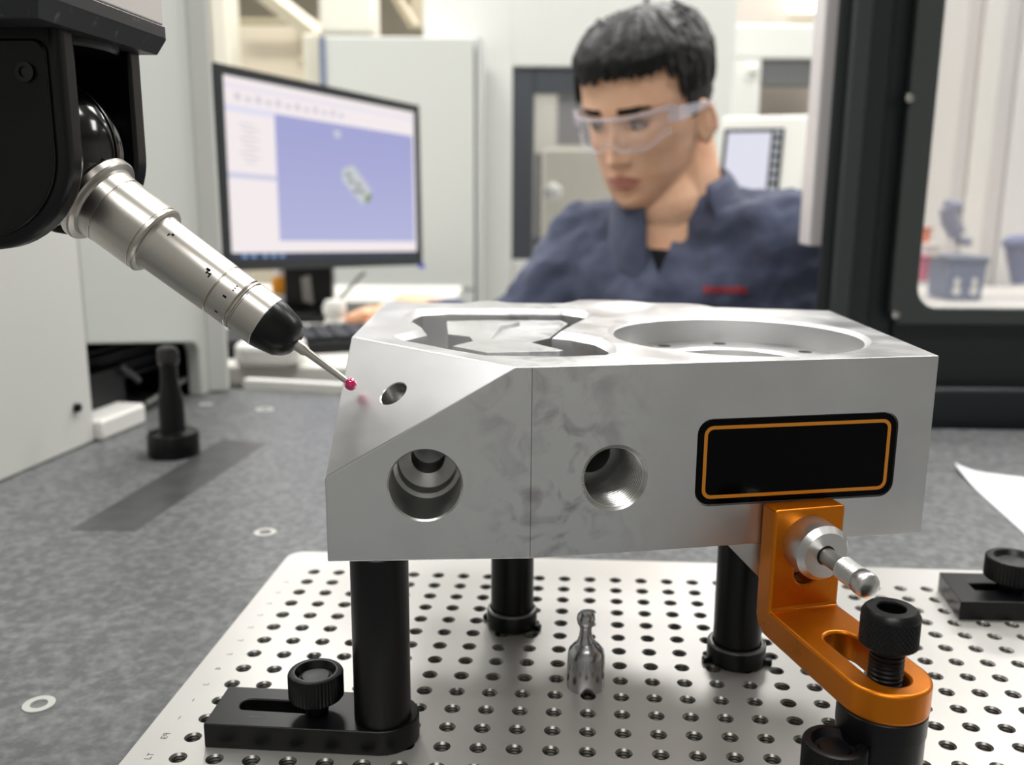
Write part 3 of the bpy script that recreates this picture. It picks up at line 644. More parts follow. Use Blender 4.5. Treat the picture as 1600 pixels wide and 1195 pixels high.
scr('task_bar', (52, 60, 78), 0, .965, 1, 1, -2.9, 1, scn)
for k, (u, c) in enumerate(((.05, (120, 150, 190)), (.09, (190, 190, 200)), (.14, (150, 170, 210)), (.18, (90, 130, 220)), (.22, (170, 170, 190)))): scr('task_icon', c, u, .97, u+.022, .995, -2.6, 1, scn)
for k in range(12): scr('tool_icon', ((222, 216, 224), (228, 214, 218), (214, 216, 228))[k % 3], .05+k*.045, .085+(k % 2)*.012, .075+k*.045, .125, -2.9, .9, scn)
for k in range(9): scr('tree_line', (222, 216, 218), .06+.012*(k % 3), .245+k*.026, .13+.02*(k % 2), .255+k*.026, -2.9, .95, scn)
scr('view_dot', (196, 200, 214), .515, .205, .55, .25, -2.6, 1, scn)
mv = MB(MF)
def uv(u, v): return (sx+sw*u, sy+sh*v)
g1 = mat('screen_model_light', (196, 200, 204), .5, 0, .2, 0, 1); g2 = mat('screen_model_dark', (140, 146, 146), .5, 0, .2, 0, 1); g3 = mat('screen_model_green', (128, 150, 96), .5, 0, .2, 0, 1)
mv.prism([uv(.555, .44), uv(.615, .41), uv(.715, .56), uv(.70, .63), uv(.655, .655), uv(.55, .51)], -2.8, -2.6)
mv.cur = 1
for u, v in ((.585, .47), (.60, .51), (.64, .53), (.66, .57), (.625, .57)): mv.prism([uv(u-.012, v-.012), uv(u+.016, v-.006), uv(u+.012, v+.02), uv(u-.014, v+.014)], -2.6, -2.5)
mv.cur = 2; mv.prism([uv(.675, .605), uv(.715, .575), uv(.712, .625), uv(.68, .65)], -2.6, -2.5)
for g_ in (g1, g2, g3): g_.node_tree.nodes['Principled BSDF'].inputs['Base Color'].default_value = (.01, .01, .01, 1)
build_under(mv, 'part_model', [g1, g2, g3], scn)
scr('blue_corner', (60, 60, 235), .985, 1.06, 1.03, 1.085, 4.0, .6).name = 'power_light'
nk = MB(); sc_ = MF @ Vector((Wm*.485, Hm-20, -50))
nk.prism([(sc_.x-36, sc_.y-12), (sc_.x+36, sc_.y-12), (sc_.x+36, sc_.y+14), (sc_.x-36, sc_.y+14)], DZ+8, sc_.z); nk.build('stand_neck', BLK_S, mo, bevel=3)
sb_ = MB(); sb_.prism(rrect(240, 170, 30, 6, sc_.x, sc_.y-10), DZ, DZ+10); sb_.build('stand_base', BLK_S, mo, bevel=2)
lg = MB(); lg.prism([(sc_.x-8, sc_.z-70), (sc_.x+8, sc_.z-74), (sc_.x+4, sc_.z-30), (sc_.x-10, sc_.z-34)], -13.5, -12.2, Matrix(((1, 0, 0, 0), (0, 0, 1, sc_.y), (0, 1, 0, 0), (0, 0, 0, 1)))); lg.build('stand_emblem', mat('emblem_grey', (150, 150, 144), .5), mo)
cp_ = [pt(570, 426, 1530), pt(562, 432, 1525), pt(545, 452, 1510), pt(528, 470, 1490), pt(520, 490, 1470)]; cp_[-1].z = DZ+3
cb_ = MB(); cb_.tube(cp_, 3); tag(cb_.build('monitor_cable', mat('grey_cable', (96, 98, 98), .5)), 'thin grey cable hanging from the monitor to the desk', 'cable')
# keyboard
kb = thing('keyboard', (-275, 1120, DZ), 'black keyboard lying on the desk below the monitor', 'keyboard')
KM = T(-275, 1120, DZ) @ Matrix.Rotation(math.radians(20), 4, 'Z')
MB(KM).prism(rrect(330, 120, 8, 4), 0, 14).build('case', BLK_S, kb, bevel=2)
kk = None
for r in range(5):
    for c in range(15):
        if kk is None:
            kk = MB(KM @ T(-154, -46, 14)).box(0, 18, 0, 17, -.2, 5).build('key', mat('key_black', (38, 40, 44), .5), kb, bevel=1); kd = kk
        else:
            k2 = kk.copy(); COL.objects.link(k2); k2.location = (KM.to_3x3() @ Vector((c*20.8, r*21, 0)))*MM
ms = thing('computer_mouse', (-150, 1248, DZ), 'dark computer mouse under the hand of the seated person', 'mouse')
mm_ = MB(T(-150, 1240, DZ) @ Matrix.Rotation(.5, 4, 'Z')); mm_.sph((0, 0, 3), 30, 28, (.95, 1.6, .42)); mo_ = mm_.build('mouse_shell', BLK_S, ms)
wt = thing('white_canister', pz(524, 520, DZ), 'small white rounded canister beside the monitor stand', 'canister')
wp_ = wt.location/MM; MB(T(*wp_)).lathe([(13, 0), (14, 2), (14, 18), (11, 22), (15, 26), (16, 36), (12, 44), (.05, 46)], None, 32).build('canister_body', WHITE2, wt)
bo = thing('orange_bottle', (-372, 1500, DZ), 'small bottle of orange liquid with white cap behind the monitor stand', 'bottle')
bo_p = pt(441, 440, 1500)
BM = T(bo_p.x, 1500, DZ); bo.location = Vector((bo_p.x, 1500, DZ))*MM; bo.matrix_world = Matrix.Translation(bo.location)
MB(BM).lathe([(15, 0), (17, 2), (17, 42), (12, 50)], None, 28).build('bottle_body', mat('orange_liquid', (214, 140, 30), .2), bo)
MB(BM).lathe([(17.2, 6), (17.3, 22), (17.2, 22.5)], None, 28, cap=False).build('bottle_label', WHITE2, bo)
MB(BM).lathe([(12, 49.5), (12, 62), (10, 70), (.05, 71)], None, 28).build('bottle_cap', mat('pinkish_white', (232, 216, 212), .4), bo)
ad = thing('white_adapter', pz(408, 580, DZ), 'rounded white box on the desk edge behind the datum post', 'box')
ad_p = ad.location/MM; MB(T(ad_p.x, ad_p.y+45, DZ)).prism(rrect(70, 60, 14, 5), 0, 26).build('adapter_body', WHITE2, ad, bevel=6, seg=3)

# ================================================================== MACHINES BEHIND
def pbox(mb, x0, x1, y0, y1, Y, depth, zmin=None):      # box whose front face spans the measured rectangle at distance Y
    a, b = pt(x0, (y0+y1)/2, Y), pt(x1, (y0+y1)/2, Y); zt_ = pt((x0+x1)/2, y0, Y).z; z0_ = pt((x0+x1)/2, y1, Y).z if zmin is None else zmin
    return mb.box(a.x, b.x, Y, Y+depth, z0_, zt_)
cab = thing('white_cabinet', (-250, 2200, FLOOR_Z), 'plain pale cabinet standing behind the monitor', 'cabinet')
pbox(MB(), 505, 741, 57, 480, 2100, 200, FLOOR_Z).build('carcass', mat('cabinet_white', (222, 224, 219), .45), cab, bevel=4)
pbox(MB(), 744, 753, 57, 480, 2102, 190, FLOOR_Z).build('edge_strip', mat('edge_grey', (204, 206, 203), .45), cab, bevel=3)
pbox(MB(), 505, 514, 57, 480, 2094, 8, FLOOR_Z).build('blue_edge', mat('blue_grey_edge', (128, 138, 164), .5), cab)
pbox(MB(), 505, 741, 444, 450, 2097, 6).build('seam_strip', mat('seam_grey', (206, 207, 203), .5), cab)
mw = thing('white_machine', (250, 2400, FLOOR_Z), 'tall white machine with a dark framed glass door behind the person', 'machine')
MWH = mat('machine_white', (233, 234, 229), .42)
pbox(MB(), 664, 800, -90, 600, 2320, 220, FLOOR_Z).build('left_panel', MWH, mw, bevel=4)
pbox(MB(), 800, 1006, -90, 105, 2320, 220).build('top_panel', MWH, mw, bevel=4)
pbox(MB(), 1006, 1140, -90, 600, 2320, 220, FLOOR_Z).build('right_panel', MWH, mw, bevel=4)
pbox(MB(), 800, 1006, 407, 600, 2320, 220, FLOOR_Z).build('lower_panel', MWH, mw, bevel=4)
dr = MB()
for r_ in ((800, 834, 107, 406), (834, 1006, 107, 146), (834, 1006, 372, 406), (976, 1006, 146, 372)): pbox(dr, *r_, 2330, 40)
dfr = dr.build('door_frame', DKGREY, mw)
pd_ = pbox(MB(), 833, 977, 145, 373, 2345, 6); build_under(pd_, 'pane', GLASS, dfr)
inn = MB(); pbox(inn, 800, 1006, 100, 410, 3000, 20); inn.build('inner_wall', mat('inner_grey', (186, 183, 172), .6), mw)
pbox(MB(), 848, 1000, 232, 410, 2700, 200).build('inner_table', mat('inner_cream', (206, 203, 184), .5), mw, bevel=8)
pbox(MB(), 872, 960, 140, 225, 2750, 100).build('inner_spindle', mat('inner_dark', (92, 94, 92), .5), mw, bevel=8)
pbox(MB(), 836, 846, 240, 372, 2600, 40).build('inner_column', mat('inner_black', (62, 66, 64), .5), mw)
ng = pt(864, 300, 2640); MB().sph(tuple(ng), 26, 20).build('inner_knob', WHITE2, mw)
m3 = thing('far_machine', (600, 3000, FLOOR_Z), 'white machine with a grey topped opening at right beyond the person', 'machine')
pbox(MB(), 1128, 1310, 38, 92, 2900, 150).build('top_panel', MWH, m3, bevel=6)
pbox(MB(), 1128, 1176, 92, 600, 2900, 150, FLOOR_Z).build('left_panel', MWH, m3, bevel=6)
pbox(MB(), 1284, 1340, 92, 600, 2900, 150, FLOOR_Z).build('right_panel', MWH, m3, bevel=6)
pbox(MB(), 1176, 1284, 93, 133, 2915, 60).build('grey_header', mat('header_grey', (112, 114, 114), .5), m3)
pbox(MB(), 1176, 1284, 130, 420, 3100, 40).build('back_board', mat('taupe_board', (184, 174, 164), .7), m3)
pbox(MB(), 1270, 1280, 135, 420, 2930, 30).build('side_bar', mat('taupe_bar', (164, 152, 132), .7), m3)
lp = pt(1176, 109, 2880); MB().sph(tuple(lp), 17, 20, (1, .7, 1)).build('white_knob', WHITE, m3)
cpn = thing('control_panel', (470, 1900, FLOOR_Z), 'white machine control panel with a lit screen over the shoulder of the person', 'control panel')
cpo = pt(1190, 240, 1900)
CPM = T(cpo.x, 1900, cpo.z) @ Matrix.Rotation(math.radians(-24), 4, 'Z') @ Matrix.Rotation(math.radians(-14), 4, 'X')
MB(CPM).box(-88, 86, 0, 90, -150, 78).build('housing', mat('panel_white', (232, 231, 224), .4), cpn, bevel=8)
MB(CPM).box(-78, 40, -3, 2, -120, 50).build('screen_frame', BLK_S, cpn)
sm = mat('lit_panel_screen', (226, 226, 240), .4, 0, .3, 0, .95); sm.node_tree.nodes['Principled BSDF'].inputs['Base Color'].default_value = (.01, .01, .01, 1)
MB(CPM).box(-70, 16, -4.2, -3, -110, 42).build('screen', sm, cpn)
for k in range(7): MB(CPM).box(22, 34, -4.4, -3, 34-k*18, 44-k*18).build('soft_key', mat('soft_key', (168, 172, 180), .5), cpn)
MB().box(cpo.x-20, cpo.x+80, 1960, 2050, FLOOR_Z, cpo.z-100).build('pillar', mat('panel_white', (232, 231, 224), .4), cpn, bevel=6)
# upper left: portal posts and beams in front of the beige wall
gf = thing('gantry_frame', (-900, 3200, FLOOR_Z), 'cream steel gantry of posts and beams above the monitor', 'gantry')
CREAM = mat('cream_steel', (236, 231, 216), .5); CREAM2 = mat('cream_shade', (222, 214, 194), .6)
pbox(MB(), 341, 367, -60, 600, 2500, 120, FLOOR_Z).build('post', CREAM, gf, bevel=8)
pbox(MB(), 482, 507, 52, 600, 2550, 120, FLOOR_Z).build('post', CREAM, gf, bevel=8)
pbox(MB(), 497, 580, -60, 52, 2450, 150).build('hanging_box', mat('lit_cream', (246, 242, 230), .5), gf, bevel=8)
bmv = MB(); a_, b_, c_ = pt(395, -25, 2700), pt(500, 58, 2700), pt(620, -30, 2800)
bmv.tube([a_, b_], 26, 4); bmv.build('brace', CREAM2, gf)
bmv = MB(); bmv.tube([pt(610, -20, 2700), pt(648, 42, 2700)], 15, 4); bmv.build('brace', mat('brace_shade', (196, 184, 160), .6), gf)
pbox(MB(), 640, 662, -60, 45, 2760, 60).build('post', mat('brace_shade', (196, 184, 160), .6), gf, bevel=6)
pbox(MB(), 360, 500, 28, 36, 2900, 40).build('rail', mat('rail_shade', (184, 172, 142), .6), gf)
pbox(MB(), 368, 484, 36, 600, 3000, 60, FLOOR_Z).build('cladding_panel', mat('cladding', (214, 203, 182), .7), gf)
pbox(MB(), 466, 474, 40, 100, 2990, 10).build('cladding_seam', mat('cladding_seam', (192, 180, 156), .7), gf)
# right top: grey duct wall, rail and a ceiling lamp
dw = MB(); pbox(dw, 1130, 1330, -80, 60, 5200, 60); tag(dw.build('overhead_duct', mat('duct_grey', (188, 180, 170), .7), bevel=10), 'grey overhead duct below the ceiling at top right', 'duct')
lmp = thing('ceiling_lamp', pt(1272, 0, 5000), 'bright ceiling lamp hanging at the top right', 'lamp')
pbox(MB(), 1247, 1299, -10, 9, 5000, 180).build('diffuser', mat('lamp_glow', (255, 252, 236), .5, 0, .5, 0, 3.0), lmp, bevel=8)
lw = lmp.location/MM; MB().cyl((lw.x, 5090, lw.z+20), (lw.x, 5090, 2500), 8).build('rod', WHITE, lmp)

# ================================================================== DARK ENCLOSURE AT RIGHT
en = thing('dark_enclosure', (450, 820, FLOOR_Z), 'dark charcoal machine enclosure with a window behind the granite at right', 'machine')
EY = 792
MB().prism([(260, EY), (306, EY), (330, EY+70), (285, EY+70)], FLOOR_Z, 900).build('corner_post', CHAR, en, bevel=3)
MB().prism([(270, EY-9), (286, EY-9), (286, EY+1), (270, EY+1)], FLOOR_Z+20, 900).build('post_rib', CHAR2, en, bevel=3)
MB().box(306, 332, EY+14, EY+60, FLOOR_Z, 900).build('door_stile', mat('charcoal_deep', (26, 29, 32), .4), en, bevel=2)
wx0, wz0 = 345, 90
fr = MB()
fr.box(331, 1200, EY+10, EY+52, FLOOR_Z, wz0-12); fr.box(331, wx0-14, EY+8, EY+40, wz0-12, 900)
fr.build('door_panel', CHAR, en, bevel=2)
wf = MB(); FRM = Matrix(((1, 0, 0, 0), (0, 0, -1, EY+6), (0, 1, 0, 0), (0, 0, 0, 1)))
oy = 620
inn_ = [(1180, wz0), (1180, oy)] + [(wx0, oy)] + [(wx0+r*0, wz0+18) for r in (1,)] + [(wx0+18-18*math.cos(math.radians(a)), wz0+18-18*math.sin(math.radians(a))) for a in (20, 40, 60, 80)] + [(wx0+18, wz0)]
out_ = [(1196, wz0-14), (1196, oy+20), (wx0-22, oy+20), (wx0-22, wz0+14)] + [(wx0-22, wz0-2), (wx0-21, wz0-7), (wx0-18, wz0-11), (wx0-14, wz0-14)] + [(wx0+2, wz0-14)]
n_ = len(inn_); n2 = len(out_)
bm = bmesh.new()
vi = [bm.verts.new((x, z, 0)) for x, z in inn_]; vo = [bm.verts.new((x, z, 0)) for x, z in out_]
ee = [bm.edges.new((vi[k], vi[(k+1) % n_])) for k in range(n_)]+[bm.edges.new((vo[k], vo[(k+1) % n2])) for k in range(n2)]
bmesh.ops.triangle_fill(bm, use_beauty=True, edges=ee); bm.normal_update()
rt = bmesh.ops.extrude_face_region(bm, geom=bm.faces[:]); bmesh.ops.translate(bm, verts=[e for e in rt['geom'] if isinstance(e, bmesh.types.BMVert)], vec=(0, 0, 8))
bmesh.ops.recalc_face_normals(bm, faces=bm.faces); bm.verts.index_update()
wf.add([v.co.copy() for v in bm.verts], [tuple(v.index for v in f.verts) for f in bm.faces], FRM); bm.free()
wfo = wf.build('window_frame', mat('frame_grey_green', (66, 70, 70), .3), en, bevel=1)
build_under(MB().box(wx0-6, 1186, EY+9, EY+14, wz0-6, oy+6), 'pane', GLASS, wfo)
for (px_, py_) in ((1423, 153), (1401, 492)):
    s_ = pt(px_, py_, EY-6); MB().lathe([(4.6, 0), (4.6, 1.5), (3.6, 3.6), (1.8, 4.4), (.05, 4.5)], frame((s_.x, EY-1.5, s_.z), (0, -1, 0)), 20).build('dome_screw', STEEL, en)
MB().box(306, 1200, EY-10, EY+12, FLOOR_Z, 22).build('lower_panel', mat('charcoal_low', (28, 32, 36), .35), en, bevel=4)
MB().box(306, 1200, EY-15, EY-9, -40, -14).build('lower_strip', CHAR, en, bevel=2)
st = MB(); a0, a1 = pt(1284, 0, EY+66), pt(1266, 385, EY+66)
st.box(a1.x-1, a1.x+16, EY+70, EY+100, a1.z, 900); tag(st.build('door_seal', mat('seal_white', (246, 240, 240), .4), en, bevel=2), 'white vertical seal strip')
# what shows through the enclosure window
sw_ = thing('inner_cladding', (1500, 2700, FLOOR_Z), 'bright panelled cladding seen through the enclosure window', 'panel')
PANC = [(229, 224, 218), (222, 216, 212), (233, 229, 222), (218, 213, 210), (228, 224, 222)]
for k, (x0, x1) in enumerate(((1440, 1490), (1490, 1512), (1512, 1545), (1545, 1572), (1572, 1720))):
    a, b = pt(x0, 300, 2700).x, pt(x1, 300, 2700).x
    MB().box(a, b-4, 2700+(k % 2)*14, 2740, FLOOR_Z, 1400).build('cladding_panel', mat('window_clad_%d' % k, PANC[k], .6), sw_, bevel=4)
wb = thing('inner_bench', (1100, 2300, FLOOR_Z), 'pale bench with bins on it seen through the enclosure window', 'bench')
bt = pt(1500, 470, 2250).z
MB().box(850, 2000, 2150, 2600, bt-40, bt).build('bench_top', mat('bench_pale', (206, 202, 196), .5), wb, bevel=5)
for x in (900, 1900): MB().box(x, x+60, 2300, 2400, FLOOR_Z, bt-40).build('leg', GREYP, wb)
def bin_(name, x0, x1, y0, y1, Y, rgb, label, cat, depth=120):
    a, b = pt(x0, y1, Y), pt(x1, y0, Y); t = thing(name, ((a.x+b.x)/2, Y+depth/2, a.z), label, cat)
    w = b.x-a.x; h = b.z-a.z; bb_ = MB(T(a.x, Y, a.z))
    bb_.prism([(w*.06, 4), (w*.94, 4), (w*.94, depth-4), (w*.06, depth-4)], 0, h*.86, top=[(0, 0), (w, 0), (w, depth), (0, depth)])
    bb_.build('bin_body', mat('paint_%d_%d_%d' % rgb, rgb, .5), t, bevel=3); MB(T(a.x, Y, a.z)).box(-3, w+3, -3, depth+3, h*.86, h).build('rim', mat('paint_rim_%d_%d_%d' % rgb, tuple(int(c*.85) for c in rgb), .5), t, bevel=2); return t
t = bin_('blue_bin', 1478, 1545, 402, 470, 2250, (112, 124, 150), 'slate blue bin with white marks behind the enclosure window', 'bin')
bz_ = t.location/MM
for dx in (-34, 8):
    f_ = MB(T(bz_.x+dx, 2246, bz_.z+10)); f_.lathe([(10, 0), (10, 2)], Matrix.Translation((8, 0, 14)) @ Matrix.Rotation(PI/2, 4, 'X'), 16); f_.box(2, 14, -2, 0, 22, 46); f_.build('white_mark', WHITE, t)
bin_('red_canister', 1441, 1455, 400, 440, 2200, (196, 96, 124), 'pinkish red canister at the left edge of the enclosure window', 'canister', 60)
bin_('orange_canister', 1443, 1457, 355, 385, 2300, (232, 128, 92), 'orange canister near the left edge of the enclosure window', 'canister', 60)
bin_('white_tray', 1446, 1472, 382, 402, 2240, (236, 232, 226), 'small white tray between the orange and red canisters', 'tray', 80)
tp = thing('inner_tap', pt(1490, 380, 2400), 'blue grey angled machine fitting seen through the enclosure window', 'fitting')
f_ = MB(); f_.tube([pt(1478, 322, 2400), pt(1500, 324, 2400)], 18); f_.tube([pt(1482, 325, 2400), pt(1484, 345, 2400), pt(1496, 366, 2400)], 22); f_.tube([pt(1494, 376, 2400), pt(1516, 378, 2400)], 12); f_.build('fitting_body', mat('fitting_blue', (132, 134, 154), .5), tp)
t2 = thing('blue_bundle', pt(1592, 385, 2300), 'blue bundle at the right edge of the enclosure window', 'bundle')
f_ = MB(); f_.sph(tuple(pt(1592, 380, 2300)), 40, 20, (1, .8, .55)); f_.tube([pt(1588, 388, 2300), pt(1598, 440, 2300)], 26); f_.build('bundle_body', mat('bundle_blue', (108, 114, 146), .7), t2)

# ================================================================== PERSON
pe_ = thing('person', (230, 1260, FLOOR_Z), 'seated person in navy work shirt and clear safety glasses looking down at the probe', 'person')
HC = pt(1013, 160, 1090); hy, hp_, hr_ = math.radians(37), math.radians(22), math.radians(0)
fdir = Vector((-math.sin(hy)*math.cos(hp_), -math.cos(hy)*math.cos(hp_), -math.sin(hp_)))
xdir = Vector((-math.cos(hy), math.sin(hy), 0)); zdir = xdir.cross(fdir)
HM = Matrix(((xdir.x, fdir.x, zdir.x, HC.x), (xdir.y, fdir.y, zdir.y, HC.y), (xdir.z, fdir.z, zdir.z, HC.z), (0, 0, 0, 1))) @ Matrix.Diagonal((.85, .9, .9, 1))
def lerp_t(tab, z):
    if z >= tab[0][0]: return tab[0][1:]
    for a, b in zip(tab, tab[1:]):
        if b[0] <= z <= a[0]:
            t = (a[0]-z)/(a[0]-b[0]); t = t*t*(3-2*t)*.35+t*.65
            return tuple(u+(w-u)*t for u, w in zip(a[1:], b[1:]))
    return tab[-1][1:]
HT = [(114, 3, 4, -14), (110, 30, 28, -44), (102, 46, 50, -64), (88, 60, 70, -80), (68, 70, 83, -91), (42, 75, 91, -97), (18, 75.5, 94, -97), (0, 74, 89, -94), (-22, 72.5, 89, -88), (-46, 67, 89, -76), (-66, 61, 90, -58), (-82, 53, 88, -34), (-96, 42, 86, -6), (-106, 30, 83, 22), (-112, 16, 74, 44), (-114, 3, 64, 56)]
def gs_(d, s): return math.exp(-(d/s)**2)
def feat(x, z):
    a = abs(x); h = 0
    if z <= 14:
        t = max(0, min(1, (14-z)/54)); hh = 2.5+21*t**1.15
        if z < -40: hh *= max(0, 1-((-40-z)/11)**1.4) if z > -51 else 0
        h += hh*gs_(x, 6.5+3.5*t)
    h += 6*gs_(a-12, 5)*gs_(z+43, 5.5)
    h -= 8*gs_(a-29, 15)*gs_(z+2, 9); h += 3.2*gs_(a-30, 18)*gs_(z-16, 6)
    h += 4.5*gs_(a-42, 16)*gs_(z+28, 15)
    h += 5.5*gs_(x, 17)*gs_(z+64, 4.5)+6*gs_(x, 14)*gs_(z+75, 4.8)-3.5*gs_(x, 21)*gs_(z+69.4, 1.8)-3*gs_(x, 16)*gs_(z+84, 5)+4*gs_(x, 15)*gs_(z+99, 9)
    return h
NR, NC = 150, 128
def headp(z, k, off=0):
    w, yf, yb = lerp_t(HT, z); a = 2*PI*k/NC; w += off; yf += off; yb -= off
    sx_, cx_ = math.sin(a), math.cos(a)
    yc = (yf+yb)/2 if cx_ < 0 else (yf+yb)/2
    x = w*math.copysign(abs(sx_)**.94, sx_); y = yc+(yf-yc)*math.copysign(abs(cx_)**.9, cx_)
    if cx_ > 0:
        wt_ = min(1, cx_*2.2); y += feat(x, z)*wt_
    return Vector((x, y, z if z < 40 else 40+(z-40)*.87))
zs = [114-228*i/NR for i in range(NR+1)]
hb = MB(HM)
hv = [headp(z, k) for z in zs for k in range(NC)]
hf = [(i*NC+k, (i+1)*NC+k, (i+1)*NC+(k+1) % NC, i*NC+(k+1) % NC) for i in range(NR) for k in range(NC)]
hf += [tuple(range(NC)), tuple(NR*NC+k for k in range(NC-1, -1, -1))]
hb.add(hv, hf)
for s in (-1, 1):                                       # ears
    E = HM @ T(s*75, -2, -29) @ Matrix.Rotation(math.radians(s*30), 4, 'Z') @ Matrix.Scale(.92, 4) @ Matrix.Rotation(math.radians(-8), 4, 'X')
    eb = MB(E); eb.sph((0, 0, 0), 30, 24, (.22, .58, 1.0)); ring = [(s*4, 17*math.cos(a)*.95-2, 29*math.sin(a)*1.0) for a in [PI*.25*i-.6 for i in range(8)]]
    eb.tube([(s*3, 15*math.cos(a)-3, 27*math.sin(a)+1) for a in [-1.0+4.9*i/14 for i in range(15)]][::1], 4.0, 8); hb.v += eb.v and []; b0 = len(hb.v); hb.v += eb.v; hb.f += [tuple(b0+i for i in f) for f in eb.f]; hb.mi += [0]*len(eb.f)
NB = pt(1052, 292, 1125)
sk = MB(HM); 
hb.M = I4
nk0 = HM @ Vector((0, -30, -40)); hb.cap(tuple(NB+Vector((6, 6, -40))), tuple(nk0), 60, 54, 28)
nk1 = HM @ Vector((0, 14, -70)); hb.cap(tuple(NB+Vector((-14, -26, -20))), tuple(nk1), 44, 40, 24)
hb.cap(tuple(NB+Vector((-10, -10, -50))), tuple(NB+Vector((-18, -22, -120))), 54, 52, 24)
hd = hb.build('body', SKIN, pe_); remesh(hd, 2.2, 2, .4)
def patch(name, m, pred, off, thick, parent=None):
    keep = {}; pb_ = MB(HM); top = []; fs = []
    for i in range(NR):
        for k in range(NC):
            ids = [(i, k), (i+1, k), (i+1, (k+1) % NC), (i, (k+1) % NC)]
            c = sum((headp(zs[a], b) for a, b in ids), Vector())/4
            if pred(c):
                for id_ in ids:
                    if id_ not in keep: keep[id_] = len(top); top.append(headp(zs[id_[0]], id_[1]))
                fs.append(tuple(keep[id_] for id_ in ids))
    ctr_ = Vector((0, 0, 0)); o_ = [(p+(p-ctr_).normalized()*(off(p) if callable(off) else off)) for p in top]; i_ = [(p-(p-ctr_).normalized()*thick) for p in top]
    n_ = len(top); ed = {}
    for f in fs:
        for a, b in zip(f, f[1:]+f[:1]): ed[(a, b)] = ed.get((a, b), 0)+1
    al = list(fs)+[tuple(n_+v for v in f[::-1]) for f in fs]
    for (a, b) in ed:
        if (b, a) not in ed: al.append((b, a, n_+a, n_+b))
    pb_.add(o_+i_, al); return pb_
patch('lips', LIPM, lambda c: c.y > 0 and abs(c.x) < 23 and (((c.z+69.5)/(9.5*(1-(abs(c.x)/24)**1.6)+.01))**2 < 1), 1.2, 1, None).build('lips', LIPM, pe_)
for s in (-1, 1):
    patch('b', HAIRM, lambda c: c.y > 0 and 12 < s*c.x < 48 and abs(c.z-(17+.04*(s*c.x-12)-.006*max(0, s*c.x-30)**2)) < 4.0*(1-.5*max(0, (s*c.x-32)/16)), 1.5, 1).build('eyebrow', HAIRM, pe_)
    ep = headp(-1, 0); ey_ = HM @ Vector((s*31, headp(-1, int(s*(6 if s > 0 else 6)) % NC).y-9.5-feat(0, -1)*0, -1))
    ebm = MB(HM); yy = 74.5
    ebm.sph((s*28, yy-2, -3), 11.5, 24, (1.1, 1, .42)); eo = ebm.build('eye', mat('eye_white', (188, 172, 164), .25), pe_)
    ib = MB(HM); ib.sph((s*28+2.5, yy+5.4, -3.6), 5.6, 20, (1, .75, .8)); build_under(ib, 'iris', mat('dark_iris', (30, 20, 16), .15), eo)
    lb = MB(HM); lb.tube([(s*28+s*14, yy+1, -2), (s*28+s*8, yy+7.5, 2.6), (s*28, yy+9.5, 3.6), (s*28-s*8, yy+8.5, 2.4), (s*28-s*13.5, yy+4, -2)], 1.8, 8); build_under(lb, 'eyelid', mat('lid_skin', (120, 82, 66), .6), eo)
def hairline(c):
    az = math.degrees(math.atan2(abs(c.x), c.y))
    if az < 42: lim = 56+3*math.sin(c.x*.33)+2.5*math.sin(c.x*.9)
    elif az < 58: lim = 56
    elif az < 66: lim = 56-(az-58)*4.5
    elif az < 74: lim = 20-(az-66)*4.2
    elif az < 88: lim = -14
    elif az < 108: lim = -10
    else: lim = -12-(az-108)*.9
    return c.z > lim
def hoff(p):
    az = math.degrees(math.atan2(abs(p.x), p.y)); k = 7.5 if p.z > 60 else 7.5
    k *= min(1, max(.22, (p.z+28)/80 if az > 60 else 1))
    if p.z > 60: k += 2*gs_(p.y-35, 50)
    return k + 2.6*noise.noise(Vector((p.x*.07, p.y*.035, p.z*.05))) + 1.6*noise.noise(Vector((p.x*.2, p.y*.08, p.z*.1)))
hair = patch('hair', HAIRM, hairline, hoff, 3)
hair.M = HM
rnd = random.Random(3)
for k in range(330):
    az = rnd.uniform(-180, 180); aa = abs(az)
    end = 51-az*.07+3*math.sin(az*.4)+rnd.uniform(-7, 7) if aa < 50 else (rnd.uniform(30, 62) if aa < 66 else rnd.uniform(6, 60))
    z1 = min(106, end+rnd.uniform(26, 60)); n_ = 6; kk_ = az/360*NC; dr_ = rnd.uniform(-4, 2); P_ = []
    for t in range(n_):
        z_ = z1+(end-z1)*t/(n_-1); p_ = headp(max(z_, -60), kk_+dr_*t/n_); o_ = hoff(p_)+rnd.uniform(1, 2.5)
        P_.append(p_+p_.normalized()*o_)
    hair.tube(P_, [2.5, 3.6, 3.8, 3.4, 2.4, .5], 6)
ho = hair.build('hair', HAIRM, pe_); remesh(ho, 1.7, 1, .3)
# safety glasses
gl_ = MB(HM)
def lensp(x, z, o): return Vector((x, 108-.0052*x*x-.0000009*x**4+o-(.10*(6-z) if z < 6 else 0), z))
vs = []; nx, nz2 = 40, 10
def zb_(x): a = abs(x); return -27+9*gs_(a, 9)*1.3+ (0 if a < 46 else (a-46)*.62)
for o in (0, 2.0):
    for i in range(nx+1):
        x = -67+134*i/nx
        for j in range(nz2+1): vs.append(lensp(x, zb_(x)+(13-zb_(x))*j/nz2, o))
N1 = (nx+1)*(nz2+1)
fs = [(i*(nz2+1)+j, (i+1)*(nz2+1)+j, (i+1)*(nz2+1)+j+1, i*(nz2+1)+j+1) for i in range(nx) for j in range(nz2)]
gl_.add(vs, fs+[tuple(N1+v for v in f[::-1]) for f in fs])
gsl = gl_.build('safety_glasses', CLEAR, pe_)
rim = MB(HM); xs = [-67+134*i/40 for i in range(41)]
rim.tube([lensp(x, 13.5, 1) for x in xs], 1.7, 8); rim.tube([lensp(x, zb_(x), 1) for x in xs], 1.3, 8)
build_under(rim, 'lens_rim', CLEAR_T, gsl)
